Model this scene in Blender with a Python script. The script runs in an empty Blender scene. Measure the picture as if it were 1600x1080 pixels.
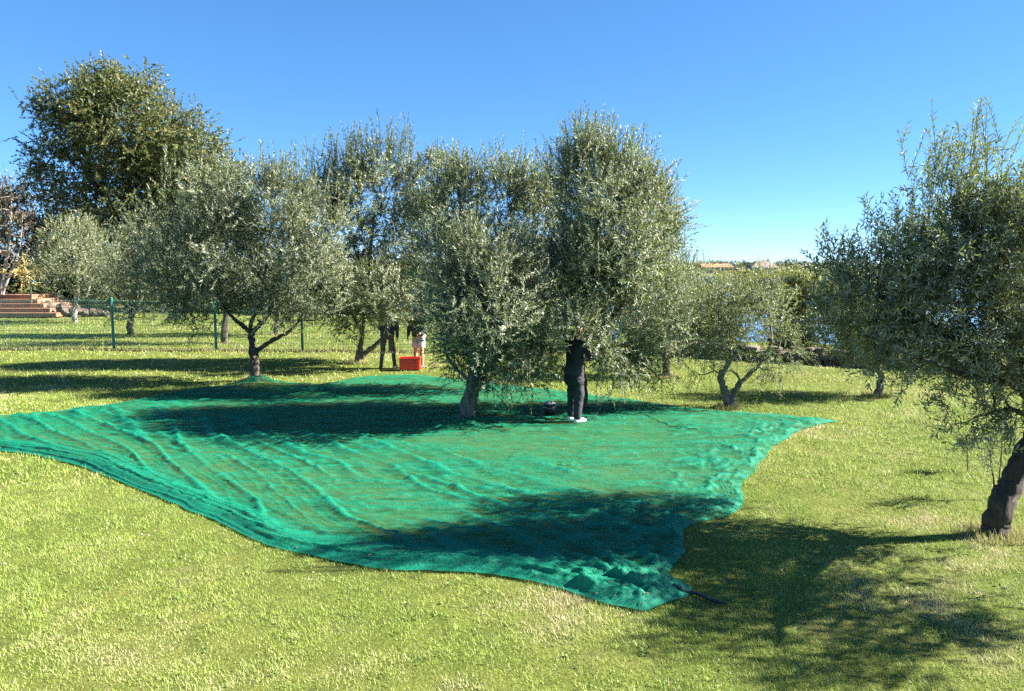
import bpy, bmesh, math, random
import numpy as np
from mathutils import Vector, Matrix

rng = np.random.default_rng(7)
random.seed(7)
R = math.radians
sc = bpy.context.scene
COL = sc.collection

# ------------------------------------------------------------------ camera
F_PX, CAM_H, PITCH = 1180.0, 2.8, math.atan(120.0 / 1180.0)
cam_d = bpy.data.cameras.new('camera')
cam_d.sensor_width = 36.0
cam_d.lens = F_PX / 1600.0 * 36.0
cam_d.clip_start, cam_d.clip_end = 0.1, 4000.0
cam = bpy.data.objects.new('camera', cam_d)
cam.location = (0, 0, CAM_H)
cam.rotation_euler = (R(90) - PITCH, 0, 0)
COL.objects.link(cam)
sc.camera = cam

# ------------------------------------------------------------------ light
SUN_EL, SUN_AZ = R(33), R(4)           # azimuth measured from +X towards +Y
world = bpy.data.worlds.new('World'); sc.world = world; world.use_nodes = True
wn = world.node_tree.nodes; wl = world.node_tree.links
wn.clear()
sky = wn.new('ShaderNodeTexSky'); sky.sky_type = 'NISHITA'; sky.sun_disc = False
sky.sun_elevation = SUN_EL; sky.sun_rotation = R(90) - SUN_AZ
sky.altitude = 0; sky.air_density = 0.5; sky.dust_density = 0.0; sky.ozone_density = 8.0
hs = wn.new('ShaderNodeHueSaturation'); hs.inputs['Saturation'].default_value = 1.2
bg = wn.new('ShaderNodeBackground'); bg.inputs['Strength'].default_value = 0.070
wo = wn.new('ShaderNodeOutputWorld')
gm = wn.new('ShaderNodeGamma'); gm.inputs['Gamma'].default_value = 0.7
wl.new(sky.outputs[0], gm.inputs[0]); wl.new(gm.outputs[0], hs.inputs['Color']); wl.new(hs.outputs[0], bg.inputs[0]); wl.new(bg.outputs[0], wo.inputs[0])
sun_d = bpy.data.lights.new('sun', 'SUN'); sun_d.energy = 4.1; sun_d.angle = R(0.5); sun_d.color = (1.0, 0.965, 0.89)
sun = bpy.data.objects.new('sun', sun_d)
sdir = Vector((math.cos(SUN_EL) * math.cos(SUN_AZ), math.cos(SUN_EL) * math.sin(SUN_AZ), math.sin(SUN_EL)))
sun.rotation_euler = sdir.to_track_quat('Z', 'Y').to_euler()
sun.location = sdir * 50
COL.objects.link(sun)
vs = sc.view_settings
vs.view_transform = 'Standard'; vs.look = 'None'; vs.gamma = 1.0; vs.exposure = 2.65
cy = sc.cycles
cy.max_bounces = 7; cy.diffuse_bounces = 4; cy.glossy_bounces = 2; cy.transmission_bounces = 3
cy.transparent_max_bounces = 12; cy.caustics_reflective = False; cy.caustics_refractive = False
cy.use_denoising = False

# ------------------------------------------------------------------ helpers
cp, sp = math.cos(PITCH), math.sin(PITCH)
def ray(px, py):
    x = (px - 800.0) / F_PX; v = -(py - 540.0) / F_PX
    return x, cp + v * sp, v * cp - sp          # dx, dy, dz
def at(px, py, Y):                              # the point at distance Y in front of the camera
    x, y, z = ray(px, py); t = Y / y
    return np.array((x * t, Y, CAM_H + z * t))
def gnd(px, py, z=0.0):
    x, y, zz = ray(px, py); t = (z - CAM_H) / zz
    return np.array((x * t, y * t, z))

_lat = rng.random((256, 256))
def vnoise(x, y):
    x = np.asarray(x, float); y = np.asarray(y, float)
    xi = np.floor(x).astype(int); yi = np.floor(y).astype(int)
    fx = x - xi; fy = y - yi
    fx = fx * fx * (3 - 2 * fx); fy = fy * fy * (3 - 2 * fy)
    a = _lat[xi & 255, yi & 255]; b = _lat[(xi + 1) & 255, yi & 255]
    c = _lat[xi & 255, (yi + 1) & 255]; d = _lat[(xi + 1) & 255, (yi + 1) & 255]
    return (a * (1 - fx) + b * fx) * (1 - fy) + (c * (1 - fx) + d * fx) * fy
def fbm(x, y, o=4):
    s = 0; a = 0.5; t = 0
    for i in range(o):
        s = s + a * vnoise(x * 2**i + 17.3 * i, y * 2**i + 9.1 * i); t += a; a *= 0.5
    return s / t
def sstep(a, b, x):
    t = np.clip((x - a) / (b - a), 0, 1); return t * t * (3 - 2 * t)

def mesh_np(name, verts, faces, n, mats=(), midx=None, smooth=False, attrs=None):
    """faces: (m,n) int array -> one mesh"""
    me = bpy.data.meshes.new(name)
    verts = np.asarray(verts, np.float32); faces = np.asarray(faces, np.int32).reshape(-1, n)
    me.vertices.add(len(verts)); me.vertices.foreach_set('co', verts.ravel())
    me.loops.add(faces.size); me.loops.foreach_set('vertex_index', faces.ravel())
    me.polygons.add(len(faces)); me.polygons.foreach_set('loop_start', np.arange(0, faces.size, n, dtype=np.int32))
    if midx is not None: me.polygons.foreach_set('material_index', np.asarray(midx, np.int32))
    me.polygons.foreach_set('use_smooth', np.full(len(faces), smooth, dtype=bool))
    for m in mats: me.materials.append(m)
    for k, v in (attrs or {}).items():
        v = np.asarray(v, np.float32)
        if v.ndim == 1:
            a = me.attributes.new(k, 'FLOAT', 'POINT'); a.data.foreach_set('value', v)
        else:
            a = me.attributes.new(k, 'FLOAT_COLOR', 'POINT')
            a.data.foreach_set('color', np.concatenate([v, np.ones((len(v), 1), np.float32)], 1).ravel())
    me.update(calc_edges=True)
    return me
def link(name, me, parent=None, **props):
    o = bpy.data.objects.new(name, me); COL.objects.link(o)
    if parent is not None: o.parent = parent
    for k, v in props.items(): o[k] = v
    return o
def empty(name, loc, label, cat, group=None):
    o = bpy.data.objects.new(name, None); COL.objects.link(o); o.location = loc
    o.empty_display_size = 0.2
    o['label'] = label; o['category'] = cat
    if group: o['group'] = group
    return o
def bm_mesh(name, bm, mat):
    me = bpy.data.meshes.new(name); bm.to_mesh(me); bm.free(); me.materials.append(mat); return me
def bm_box(bm, c, s, rz=0.0, taper=1.0):
    vs_ = []
    for z in (-1, 1):
        k = taper if z < 0 else 1.0
        for x, y in ((-1, -1), (1, -1), (1, 1), (-1, 1)):
            p = Vector((x * s[0] / 2 * k, y * s[1] / 2 * k, 0)); p.rotate(Matrix.Rotation(rz, 3, 'Z'))
            vs_.append(bm.verts.new((c[0] + p.x, c[1] + p.y, c[2] + z * s[2] / 2)))
    for f in ((3, 2, 1, 0), (4, 5, 6, 7), (0, 1, 5, 4), (1, 2, 6, 5), (2, 3, 7, 6), (3, 0, 4, 7)):
        bm.faces.new([vs_[i] for i in f])

def tubes(paths, sides=8, gnarl=0.0):
    """paths: list of (pts(k,3), radii(k)) -> verts, quads"""
    V = []; Fq = []; off = 0
    for pts, rad in paths:
        pts = np.asarray(pts, float); rad = np.asarray(rad, float); k = len(pts)
        tan = np.gradient(pts, axis=0); tan /= np.linalg.norm(tan, axis=1, keepdims=True) + 1e-9
        ref = np.array((0.31, 0.95, 0.05)) if abs(tan[0][2]) > 0.5 else np.array((0.1, 0.2, 0.97))
        a = np.cross(tan, ref); a /= np.linalg.norm(a, axis=1, keepdims=True) + 1e-9
        b = np.cross(tan, a)
        an = np.linspace(0, 2 * np.pi, sides, endpoint=False)
        ring = a[:, None] * np.cos(an)[None, :, None] + b[:, None] * np.sin(an)[None, :, None]
        rv = np.repeat(rad[:, None], sides, 1)
        if gnarl:
            ss = np.concatenate([[0], np.cumsum(np.linalg.norm(np.diff(pts, axis=0), axis=1))])[:, None] / max(rad[0], 0.02)
            cx, sx = np.cos(an)[None], np.sin(an)[None]
            rv = rv * (1 + gnarl * 2 * (fbm(cx * 1.3 + ss * 0.35 + 7, sx * 1.3 + ss * 0.12 + off % 13, 3) - 0.5) + gnarl * (fbm(cx * 3.1 + 3, sx * 3.1 + ss * 0.10, 2) - 0.5))
        V.append((pts[:, None] + ring * rv[..., None]).reshape(-1, 3))
        i = np.arange(k - 1)[:, None] * sides; j = np.arange(sides)[None]; j2 = (j + 1) % sides
        Fq.append((np.stack([i + j, i + j2, i + sides + j2, i + sides + j], -1) + off).reshape(-1, 4)); off += k * sides
    return np.concatenate(V), np.concatenate(Fq)
def curve_pts(ctrl, n):
    ctrl = np.asarray(ctrl, float); m = len(ctrl)
    P = np.vstack([2 * ctrl[0] - ctrl[1], ctrl, 2 * ctrl[-1] - ctrl[-2]])
    t = np.linspace(0, m - 1 - 1e-6, n); i = t.astype(int); f = (t - i)[:, None]
    p0, p1, p2, p3 = P[i], P[i + 1], P[i + 2], P[i + 3]
    return 0.5 * (2 * p1 + (p2 - p0) * f + (2 * p0 - 5 * p1 + 4 * p2 - p3) * f**2 + (3 * p1 - p0 - 3 * p2 + p3) * f**3)

# ------------------------------------------------------------------ materials
def mat(name):
    m = bpy.data.materials.new(name); m.use_nodes = True
    nt = m.node_tree; return m, nt, nt.nodes, nt.links, nt.nodes['Principled BSDF']
def ramp(n, stops):
    r = n.new('ShaderNodeValToRGB'); e = r.color_ramp.elements
    while len(e) < len(stops): e.new(0.5)
    for el, (p, c) in zip(e, stops): el.position = p; el.color = (*c, 1)
    return r
def noise(n, l, scale, detail=4, rough=0.55, vec=None, coord='Object'):
    t = n.new('ShaderNodeTexNoise'); t.inputs['Scale'].default_value = scale
    t.inputs['Detail'].default_value = detail; t.inputs['Roughness'].default_value = rough
    if vec is None:
        tc = n.new('ShaderNodeTexCoord'); vec = tc.outputs[coord]
    l.new(vec, t.inputs['Vector']); return t
def bump(n, l, h, p, strength=0.5, dist=0.02):
    b = n.new('ShaderNodeBump'); b.inputs['Strength'].default_value = strength; b.inputs['Distance'].default_value = dist
    l.new(h, b.inputs['Height']); l.new(b.outputs[0], p.inputs['Normal']); return b
def plain(name, col, rough=0.6, var=0.25, scale=8.0, bmp=0.0, metal=0.0):
    m, nt, n, l, p = mat(name)
    t = noise(n, l, scale)
    r = ramp(n, [(0.3, tuple(c * (1 - var) for c in col)), (0.7, tuple(min(1, c * (1 + var)) for c in col))])
    l.new(t.outputs[0], r.inputs[0]); l.new(r.outputs[0], p.inputs['Base Color'])
    p.inputs['Roughness'].default_value = rough; p.inputs['Metallic'].default_value = metal
    if bmp: bump(n, l, noise(n, l, scale * 4).outputs[0], p, bmp)
    return m

def leaf_mat(name, front, back, transl, tr_amt=0.25, rough=0.45, spread=0.45, hue2=None):
    """two-sided leaf: upper and lower face differ; 'tint' attribute varies leaf by leaf"""
    m, nt, n, l, p = mat(name)
    at_ = n.new('ShaderNodeAttribute'); at_.attribute_name = 'tint'
    geo = n.new('ShaderNodeNewGeometry')
    mx = n.new('ShaderNodeMix'); mx.data_type = 'RGBA'
    mx.inputs[6].default_value = (*front, 1); mx.inputs[7].default_value = (*back, 1)
    l.new(geo.outputs['Backfacing'], mx.inputs[0])
    h2 = hue2 or tuple(c * 1.5 for c in front)
    rp = ramp(n, [(0.0, tuple(max(0, 1 - spread) for _ in range(3))), (0.6, (1, 1, 1)), (1.0, tuple(min(2.4, b / max(a, 1e-3)) for a, b in zip(front, h2)))])
    l.new(at_.outputs['Fac'], rp.inputs[0])
    mu = n.new('ShaderNodeMix'); mu.data_type = 'RGBA'; mu.blend_type = 'MULTIPLY'; mu.inputs[0].default_value = 1.0
    l.new(mx.outputs[2], mu.inputs[6]); l.new(rp.outputs[0], mu.inputs[7])
    l.new(mu.outputs[2], p.inputs['Base Color'])
    p.inputs['Roughness'].default_value = rough; p.inputs['Specular IOR Level'].default_value = 0.38
    tb = n.new('ShaderNodeBsdfTranslucent'); tb.inputs[0].default_value = (*transl, 1)
    ms = n.new('ShaderNodeMixShader'); ms.inputs[0].default_value = tr_amt
    l.new(p.outputs[0], ms.inputs[1]); l.new(tb.outputs[0], ms.inputs[2])
    l.new(ms.outputs[0], n['Material Output'].inputs[0])
    return m
M_OLIVE = leaf_mat('olive leaf', (0.086, 0.114, 0.047), (0.26, 0.285, 0.20), (0.21, 0.265, 0.06), 0.28, rough=0.58, hue2=(0.19, 0.22, 0.085))
M_OLIVE_LT = leaf_mat('pale olive leaf', (0.11, 0.138, 0.056), (0.28, 0.305, 0.20), (0.28, 0.33, 0.08), 0.25, hue2=(0.24, 0.25, 0.09))
M_OLIVE_YG = leaf_mat('yellow green olive leaf', (0.16, 0.185, 0.05), (0.30, 0.32, 0.15), (0.33, 0.36, 0.06), 0.3, hue2=(0.27, 0.27, 0.07))
M_DECID = leaf_mat('autumn broad leaf', (0.075, 0.10, 0.028), (0.13, 0.15, 0.06), (0.2, 0.23, 0.05), 0.25, hue2=(0.16, 0.14, 0.04))
M_DARKLEAF = leaf_mat('dark evergreen leaf', (0.03, 0.042, 0.018), (0.05, 0.06, 0.03), (0.06, 0.09, 0.02), 0.12)
M_PINKLEAF = leaf_mat('dry reddish leaf', (0.20, 0.135, 0.095), (0.26, 0.19, 0.14), (0.22, 0.15, 0.08), 0.2)
M_YELLOWLEAF = leaf_mat('yellow dry leaf', (0.46, 0.36, 0.13), (0.5, 0.42, 0.2), (0.5, 0.4, 0.1), 0.3)
M_FARWOOD = leaf_mat('far wood leaf', (0.06, 0.075, 0.035), (0.09, 0.10, 0.05), (0.1, 0.12, 0.04), 0.15)

def bark_mat(name, c1, c2, scale=14):
    m, nt, n, l, p = mat(name)
    tc = n.new('ShaderNodeTexCoord'); mp = n.new('ShaderNodeMapping'); mp.inputs['Scale'].default_value = (1, 1, 0.3)
    l.new(tc.outputs['Object'], mp.inputs[0])
    t = noise(n, l, scale, 6, 0.7, mp.outputs[0])
    r = ramp(n, [(0.35, c1), (0.68, c2)]); l.new(t.outputs[0], r.inputs[0]); l.new(r.outputs[0], p.inputs['Base Color'])
    p.inputs['Roughness'].default_value = 0.9
    bump(n, l, t.outputs[0], p, 0.9, 0.03)
    return m
M_BARK = bark_mat('olive bark', (0.075, 0.058, 0.042), (0.25, 0.21, 0.165))
M_BARK_DK = bark_mat('dark bark', (0.03, 0.022, 0.016), (0.12, 0.09, 0.065))
M_BARK_SHADE = bark_mat('bark darkened for shade', (0.016, 0.012, 0.009), (0.075, 0.056, 0.04), 18)  # shade on the near leaning trunk, put into a darker bark colour
M_BARK_PALE = bark_mat('pale bark', (0.24, 0.2, 0.15), (0.5, 0.45, 0.36))
M_TWIG = plain('twig', (0.17, 0.16, 0.10), 0.8)

# ------------------------------------------------------------------ terrain
def land_edge(x):                     # Y of the shoreline
    return 34 + 90 * (1 - sstep(-22, 2, x)) - 2.0 * sstep(6, 14, x)
def gz(x, y):
    x = np.asarray(x, float); y = np.asarray(y, float)
    u = (fbm(x * 0.35 + 40, y * 0.35 + 11, 3) - 0.5) * 0.10
    s = y - land_edge(x)
    return u - 4.0 * sstep(-5, 9, s) + 0.6 * sstep(38, 60, y) * sstep(-14, -30, x)

def pgrid(xs, ys):
    X, Y = np.meshgrid(xs, ys); nx, ny = len(xs), len(ys)
    i = np.arange(ny - 1)[:, None] * nx + np.arange(nx - 1)[None]
    return X, Y, np.stack([i, i + 1, i + nx + 1, i + nx], -1).reshape(-1, 4)

m_ground, nt, n, l, p = mat('lawn soil')
t1 = noise(n, l, 0.55, 5, 0.6); t2 = noise(n, l, 38, 5, 0.7); t3 = noise(n, l, 3.2, 4, 0.6)
r1 = ramp(n, [(0.36, (0.13, 0.17, 0.03)), (0.58, (0.17, 0.19, 0.045)), (0.72, (0.22, 0.20, 0.08))])
l.new(t1.outputs[0], r1.inputs[0])
r2 = ramp(n, [(0.30, (0.42, 0.40, 0.34)), (0.66, (1.0, 1.0, 1.0))]); l.new(t2.outputs[0], r2.inputs[0])
r3 = ramp(n, [(0.35, (0.72, 0.76, 0.7)), (0.65, (1.08, 1.05, 1.0))]); l.new(t3.outputs[0], r3.inputs[0])
ma = n.new('ShaderNodeMix'); ma.data_type = 'RGBA'; ma.blend_type = 'MULTIPLY'; ma.inputs[0].default_value = 1
l.new(r1.outputs[0], ma.inputs[6]); l.new(r2.outputs[0], ma.inputs[7])
mb = n.new('ShaderNodeMix'); mb.data_type = 'RGBA'; mb.blend_type = 'MULTIPLY'; mb.inputs[0].default_value = 1
l.new(ma.outputs[2], mb.inputs[6]); l.new(r3.outputs[0], mb.inputs[7])
l.new(mb.outputs[2], p.inputs['Base Color']); p.inputs['Roughness'].default_value = 0.95; p.inputs['Specular IOR Level'].default_value = 0.1
bump(n, l, t2.outputs[0], p, 0.8, 0.03)

xs = np.unique(np.concatenate([np.linspace(-30, 30, 151), np.linspace(-2000, -30, 50), np.linspace(30, 2000, 50)]))
ys = np.unique(np.concatenate([np.linspace(-12, 60, 181), np.linspace(60, 200, 30), np.linspace(200, 2500, 30), [-300, -60]]))
X, Y, Fq = pgrid(xs, ys)
Z = gz(X, Y)
link('ground', mesh_np('ground', np.stack([X, Y, Z], -1).reshape(-1, 3), Fq, 4, [m_ground], smooth=True), kind='structure')

# sea
m_sea, nt, n, l, p = mat('sea water')
p.inputs['Base Color'].default_value = (0.10, 0.19, 0.30, 1); p.inputs['Roughness'].default_value = 0.15; p.inputs['IOR'].default_value = 1.33
tc = n.new('ShaderNodeTexCoord'); mp = n.new('ShaderNodeMapping'); mp.inputs['Scale'].default_value = (1, 2.2, 1); l.new(tc.outputs['Object'], mp.inputs[0])
tw = noise(n, l, 0.9, 5, 0.6, mp.outputs[0]); bump(n, l, tw.outputs[0], p, 0.2, 0.15)
SEA_Z = -1.6
link('water', mesh_np('water', [(-2500, 20, SEA_Z), (2500, 20, SEA_Z), (2500, 3000, SEA_Z), (-2500, 3000, SEA_Z)], [[0, 1, 2, 3]], 4, [m_sea]), kind='structure')

# far shore: a low wooded hill across the bay
m_hill = plain('hill scrub', (0.13, 0.13, 0.06), 0.95, 0.4, 0.05)
xs = np.linspace(-700, 1100, 120); ys = np.linspace(400, 900, 40)
X, Y, Fq = pgrid(xs, ys)
hill_h = lambda x, y: SEA_Z - 3 + (4 + 9 * fbm(x * 0.006 + 3, y * 0.006, 3)) * sstep(405, 470, y) * (1 - 0.4 * sstep(180, 330, x))
link('hill', mesh_np('hill', np.stack([X, Y, hill_h(X, Y)], -1).reshape(-1, 3), Fq, 4, [m_hill], smooth=True), kind='structure')

# ------------------------------------------------------------------ net outline (ground points)
back_px = [(-220, 668), (-100, 660), (0, 652), (90, 643), (180, 632), (300, 612), (400, 600), (500, 602), (560, 592), (620, 588), (700, 594), (800, 604), (870, 612), (940, 622), (1060, 637), (1150, 645), (1250, 655), (1312, 660)]
front_px = [(-220, 676), (-100, 696), (0, 708), (60, 715), (130, 735), (200, 760), (260, 785), (330, 815), (400, 850), (480, 874), (560, 889), (640, 896), (760, 903), (850, 921), (930, 943), (1008, 962)]
right_px = [(1008, 962), (1052, 945), (1072, 925), (1046, 905), (1052, 888), (1068, 868), (1062, 845), (1078, 820), (1130, 802), (1158, 782), (1165, 760), (1176, 745), (1185, 728), (1192, 710), (1210, 695), (1236, 680), (1280, 668), (1312, 660)]
left_px = [(-220, 676), (-222, 672), (-220, 668)]
NU, NV = 430, 330
TU = 1 - (1 - np.linspace(0, 1, NU))**1.35; TV = np.linspace(0, 1, NV)**1.45      # finer towards the near corner
def edge_curve(pxs, n, tt=None):
    c = curve_pts([gnd(*q) for q in pxs], 2000)[:, :2]
    s = np.concatenate([[0], np.cumsum(np.linalg.norm(np.diff(c, axis=0), axis=1))]); s /= s[-1]
    t = tt; return np.stack([np.interp(t, s, c[:, 0]), np.interp(t, s, c[:, 1])], -1)
eb, ef, er, el = edge_curve(back_px, NU, TU), edge_curve(front_px, NU, TU), edge_curve(right_px, NV, TV), edge_curve(left_px, NV, TV)
# ragged hems
def rag(c, a, fr, sd):
    s = np.concatenate([[0], np.cumsum(np.linalg.norm(np.diff(c, axis=0), axis=1))]); s2 = s[-1] - s
    nrm = np.gradient(c, axis=0); nrm = np.stack([-nrm[:, 1], nrm[:, 0]], -1); nrm /= np.linalg.norm(nrm, axis=1, keepdims=True) + 1e-9
    w = (fbm(s * fr + sd, s * 0 + sd, 3) - 0.5) * a + (fbm(s * fr * 5 + sd, s * 0 + 2 * sd, 2) - 0.5) * a * 0.25
    return c + nrm * (w * np.minimum(1, np.minimum(s, s2) / 0.3))[:, None]
er = rag(er, 0.30, 0.9, 3.3); ef = rag(ef, 0.16, 1.1, 8.8); eb = rag(eb, 0.25, 0.9, 5.5)
u = TU[None, :, None]; v = TV[:, None, None]
net_xy = ((1 - v) * ef[None] + v * eb[None] + (1 - u) * el[:, None] + u * er[:, None]
          - ((1 - u) * (1 - v) * ef[0] + u * (1 - v) * ef[-1] + (1 - u) * v * eb[0] + u * v * eb[-1]))
net_poly = np.concatenate([ef, er, eb[::-1], el[::-1]])[::4]
_c = net_poly.mean(0); net_poly = _c + (net_poly - _c) * 0.993      # blades at the hem poke through the mesh
def in_poly(x, y, poly):
    ins = np.zeros(x.shape, bool); j = len(poly) - 1
    for i in range(len(poly)):
        xi, yi = poly[i]; xj, yj = poly[j]
        if yi != yj:
            ins ^= ((yi > y) != (yj > y)) & (x < (xj - xi) * (y - yi) / (yj - yi) + xi)
        j = i
    return ins
#SECTION2
# ------------------------------------------------------------------ lawn blades
m_grass, nt, n, l, p = mat('grass blade')
ga = n.new('ShaderNodeAttribute'); ga.attribute_name = 'col'
l.new(ga.outputs['Color'], p.inputs['Base Color']); p.inputs['Roughness'].default_value = 0.6; p.inputs['Specular IOR Level'].default_value = 0.25
tb = n.new('ShaderNodeBsdfTranslucent'); l.new(ga.outputs['Color'], tb.inputs[0])
ms = n.new('ShaderNodeMixShader'); ms.inputs[0].default_value = 0.3
l.new(p.outputs[0], ms.inputs[1]); l.new(tb.outputs[0], ms.inputs[2]); l.new(ms.outputs[0], n['Material Output'].inputs[0])

def grass_layer(d0, d1, count, hh, ww):
    d = np.sqrt(rng.uniform(d0 * d0, d1 * d1, count)); x = rng.uniform(-0.76, 0.76, count) * d
    keep = ~in_poly(x, d, net_poly) & (d < land_edge(x) - 4)
    x = x[keep]; d = d[keep]; m = len(x)
    clump = fbm(x * 5.0, d * 5.0, 3)
    keep = rng.random(m) < np.clip(0.66 + 1.7 * (clump - 0.44), 0.25, 1)
    clump = clump[keep]
    x = x[keep]; d = d[keep]; m = len(x)
    big = fbm(x * 0.55 + 5, d * 0.55 + 2, 4); mid = fbm(x * 2.3 + 50, d * 2.3, 3)
    straw = sstep(0.58, 0.75, big * 0.55 + mid * 0.45 + rng.normal(0, 0.07, m))
    bare = np.exp(-(((x + 2.75) / 0.42)**2 + ((d - 5.25) / 0.22)**2)) + 0.7 * np.exp(-(((x + 1.35) / 0.3)**2 + ((d - 5.0) / 0.12)**2))
    straw = np.clip(straw + bare * rng.uniform(0.5, 1.2, m), 0, 1)
    lush = sstep(0.5, 0.3, big)
    rr = rng.random((m, 1))
    c = np.array((0.20, 0.30, 0.046)) * (1 - rr) + np.array((0.42, 0.48, 0.11)) * rr
    c = c * (1 - lush[:, None] * 0.5) + np.array((0.17, 0.27, 0.04)) * lush[:, None] * 0.5
    dk = (rng.random(m) < 0.16)[:, None]; c = np.where(dk, c * 0.4, c)
    sw = (rng.random(m) < 0.09); straw = np.where(sw, np.maximum(straw, rng.uniform(0.5, 1, m)), straw)
    c = c * (1 - straw[:, None]) + (np.array((0.60, 0.51, 0.29)) * (0.7 + 0.6 * rr)) * straw[:, None]
    h = hh * rng.uniform(0.45, 1.25, m) * (1 - 0.4 * np.clip(bare, 0, 1)) * np.clip(0.35 + 1.45 * clump, 0.5, 1.6); w = ww * rng.uniform(0.6, 1.3, m)
    a = rng.uniform(0, 2 * np.pi, m); lean = rng.uniform(0.25, 1.5, m)
    b = np.stack([x, d, gz(x, d) - 0.004], -1)
    dirv = np.stack([np.cos(a) * np.sin(lean), np.sin(a) * np.sin(lean), np.cos(lean)], -1)
    a2 = a + np.pi / 2 + rng.normal(0, 0.5, m)
    side = np.stack([np.cos(a2), np.sin(a2), np.zeros(m)], -1)
    V = np.stack([b - side * w[:, None] / 2, b + side * w[:, None] / 2, b + dirv * h[:, None]], 1).reshape(-1, 3)
    C = np.repeat(c, 3, 0)
    return V, C
GL = [grass_layer(4.5, 9.5, 600000, 0.037, 0.0046), grass_layer(9.5, 18, 440000, 0.055, 0.0095), grass_layer(18, 50, 330000, 0.07, 0.022)]
def weeds(count):
    d = np.sqrt(rng.uniform(21, 230, count)); x = rng.uniform(-0.74, 0.74, count) * d
    ok = ~in_poly(x, d, net_poly) & (fbm(x * 0.8 + 3, d * 0.8 + 70, 3) > 0.5); x, d = x[ok], d[ok]; q = len(x); K = 9
    x = np.repeat(x, K) + rng.normal(0, 0.018, q * K); d = np.repeat(d, K) + rng.normal(0, 0.018, q * K); a = rng.uniform(0, 6.3, q * K); m = q * K
    s = np.repeat(rng.uniform(0.014, 0.032, q), K) * rng.uniform(0.6, 1.2, m); lean = rng.uniform(0.75, 1.35, m)
    b0 = np.stack([x, d, gz(x, d) + 0.006], -1); dv = np.stack([np.cos(a) * np.sin(lean), np.sin(a) * np.sin(lean), np.cos(lean)], -1); sd = np.stack([-np.sin(a), np.cos(a), np.zeros(m)], -1)
    V = np.stack([b0, b0 + dv * s[:, None] * 0.7 + sd * s[:, None] * 0.28, b0 + dv * s[:, None], b0, b0 + dv * s[:, None], b0 + dv * s[:, None] * 0.7 - sd * s[:, None] * 0.28], 1).reshape(-1, 3)
    c = np.array((0.15, 0.22, 0.05)) * rng.uniform(0.6, 1.5, (m, 1)); return V, np.repeat(c, 6, 0)
GL.append(weeds(2200))
def tufts(spots):                     # long dry grass left by the mower round trunks and fence posts
    xs_, ds_, rs_ = [], [], []
    for cx, cy_, rr_, cnt_ in spots:
        a = rng.uniform(0, 6.3, cnt_); q = rr_ * (0.3 + 0.7 * rng.random(cnt_)**0.7); xs_.append(cx + np.cos(a) * q); ds_.append(cy_ + np.sin(a) * q)
    x = np.concatenate(xs_); d = np.concatenate(ds_); m = len(x); a = rng.uniform(0, 6.3, m); lean = rng.uniform(0.05, 0.9, m); hgt = rng.uniform(0.05, 0.16, m); w = 0.004 + 0.0005 * d
    b0 = np.stack([x, d, gz(x, d) - 0.004], -1); dv = np.stack([np.cos(a) * np.sin(lean), np.sin(a) * np.sin(lean), np.cos(lean)], -1); sd = np.stack([-np.sin(a), np.cos(a), np.zeros(m)], -1)
    V = np.stack([b0 - sd * w[:, None] / 2, b0 + sd * w[:, None] / 2, b0 + dv * hgt[:, None]], 1).reshape(-1, 3)
    k_ = rng.random((m, 1)); c = np.array((0.22, 0.27, 0.06)) * k_ + np.array((0.46, 0.36, 0.18)) * (1 - k_); return V, np.repeat(c, 3, 0)
TB = [(*gnd(*q)[:2], r_, n_) for q, r_, n_ in (((558, 568), 0.42, 900), ((1140, 638), 0.32, 800), ((1370, 618), 0.32, 800), ((1551, 838), 0.34, 1100), ((1042, 588), 0.4, 600), ((204, 525), 0.4, 400), ((351, 537), 0.4, 400), ((117, 504), 0.5, 300), ((431, 523), 0.4, 300), ((398, 594), 0.35, 500))]
TB += [((q - 800) / F_PX * 26.2, 25.9 - 0.05 * ((q - 800) / F_PX * 26.2 + 13), 0.5, 220) for q in range(-60, 760, 22)]
GL.append(tufts(TB))
gV = np.concatenate([g[0] for g in GL]); gC = np.concatenate([g[1] for g in GL])
link('grass', mesh_np('grass', gV, np.arange(len(gV)), 3, [m_grass], attrs={'col': gC}), kind='stuff',
     label='short sunlit yellow-green lawn around the green net', category='grass')

# pale fallen petals and dry leaves lying on the lawn
m_petal = plain('dry petal', (0.42, 0.36, 0.29), 0.8, 0.3, 3)
cl = [gnd(*q)[:2] for q in ((180, 830), (210, 845), (120, 830), (300, 876), (1300, 905), (1345, 860), (1330, 950), (1440, 745), (1180, 960), (40, 760), (70, 745), (360, 690))]
pv = []
for c in cl:
    for k in range(5): pv.append((c[0] + rng.normal(0, 0.11), c[1] + rng.normal(0, 0.09)))
while len(pv) < 110:
    d = math.sqrt(rng.uniform(25, 240)); x = rng.uniform(-0.7, 0.7) * d
    if not in_poly(np.array([x]), np.array([d]), net_poly)[0]: pv.append((x, d))
V = []
for x, y in pv:
    s = rng.uniform(0.007, 0.016); a = rng.uniform(0, 6.3); z = float(gz(x, y)) + 0.035
    for k in range(4):
        V.append((x + math.cos(a + k * 1.57) * s * (1 if k % 2 else 0.55), y + math.sin(a + k * 1.57) * s * (1 if k % 2 else 0.55), z + rng.uniform(-0.006, 0.01)))
link('fallen_petals', mesh_np('fallen_petals', V, np.arange(len(V)), 4, [m_petal]), kind='stuff', label='pale dry petals and leaves scattered on the lawn', category='fallen petals')

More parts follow.
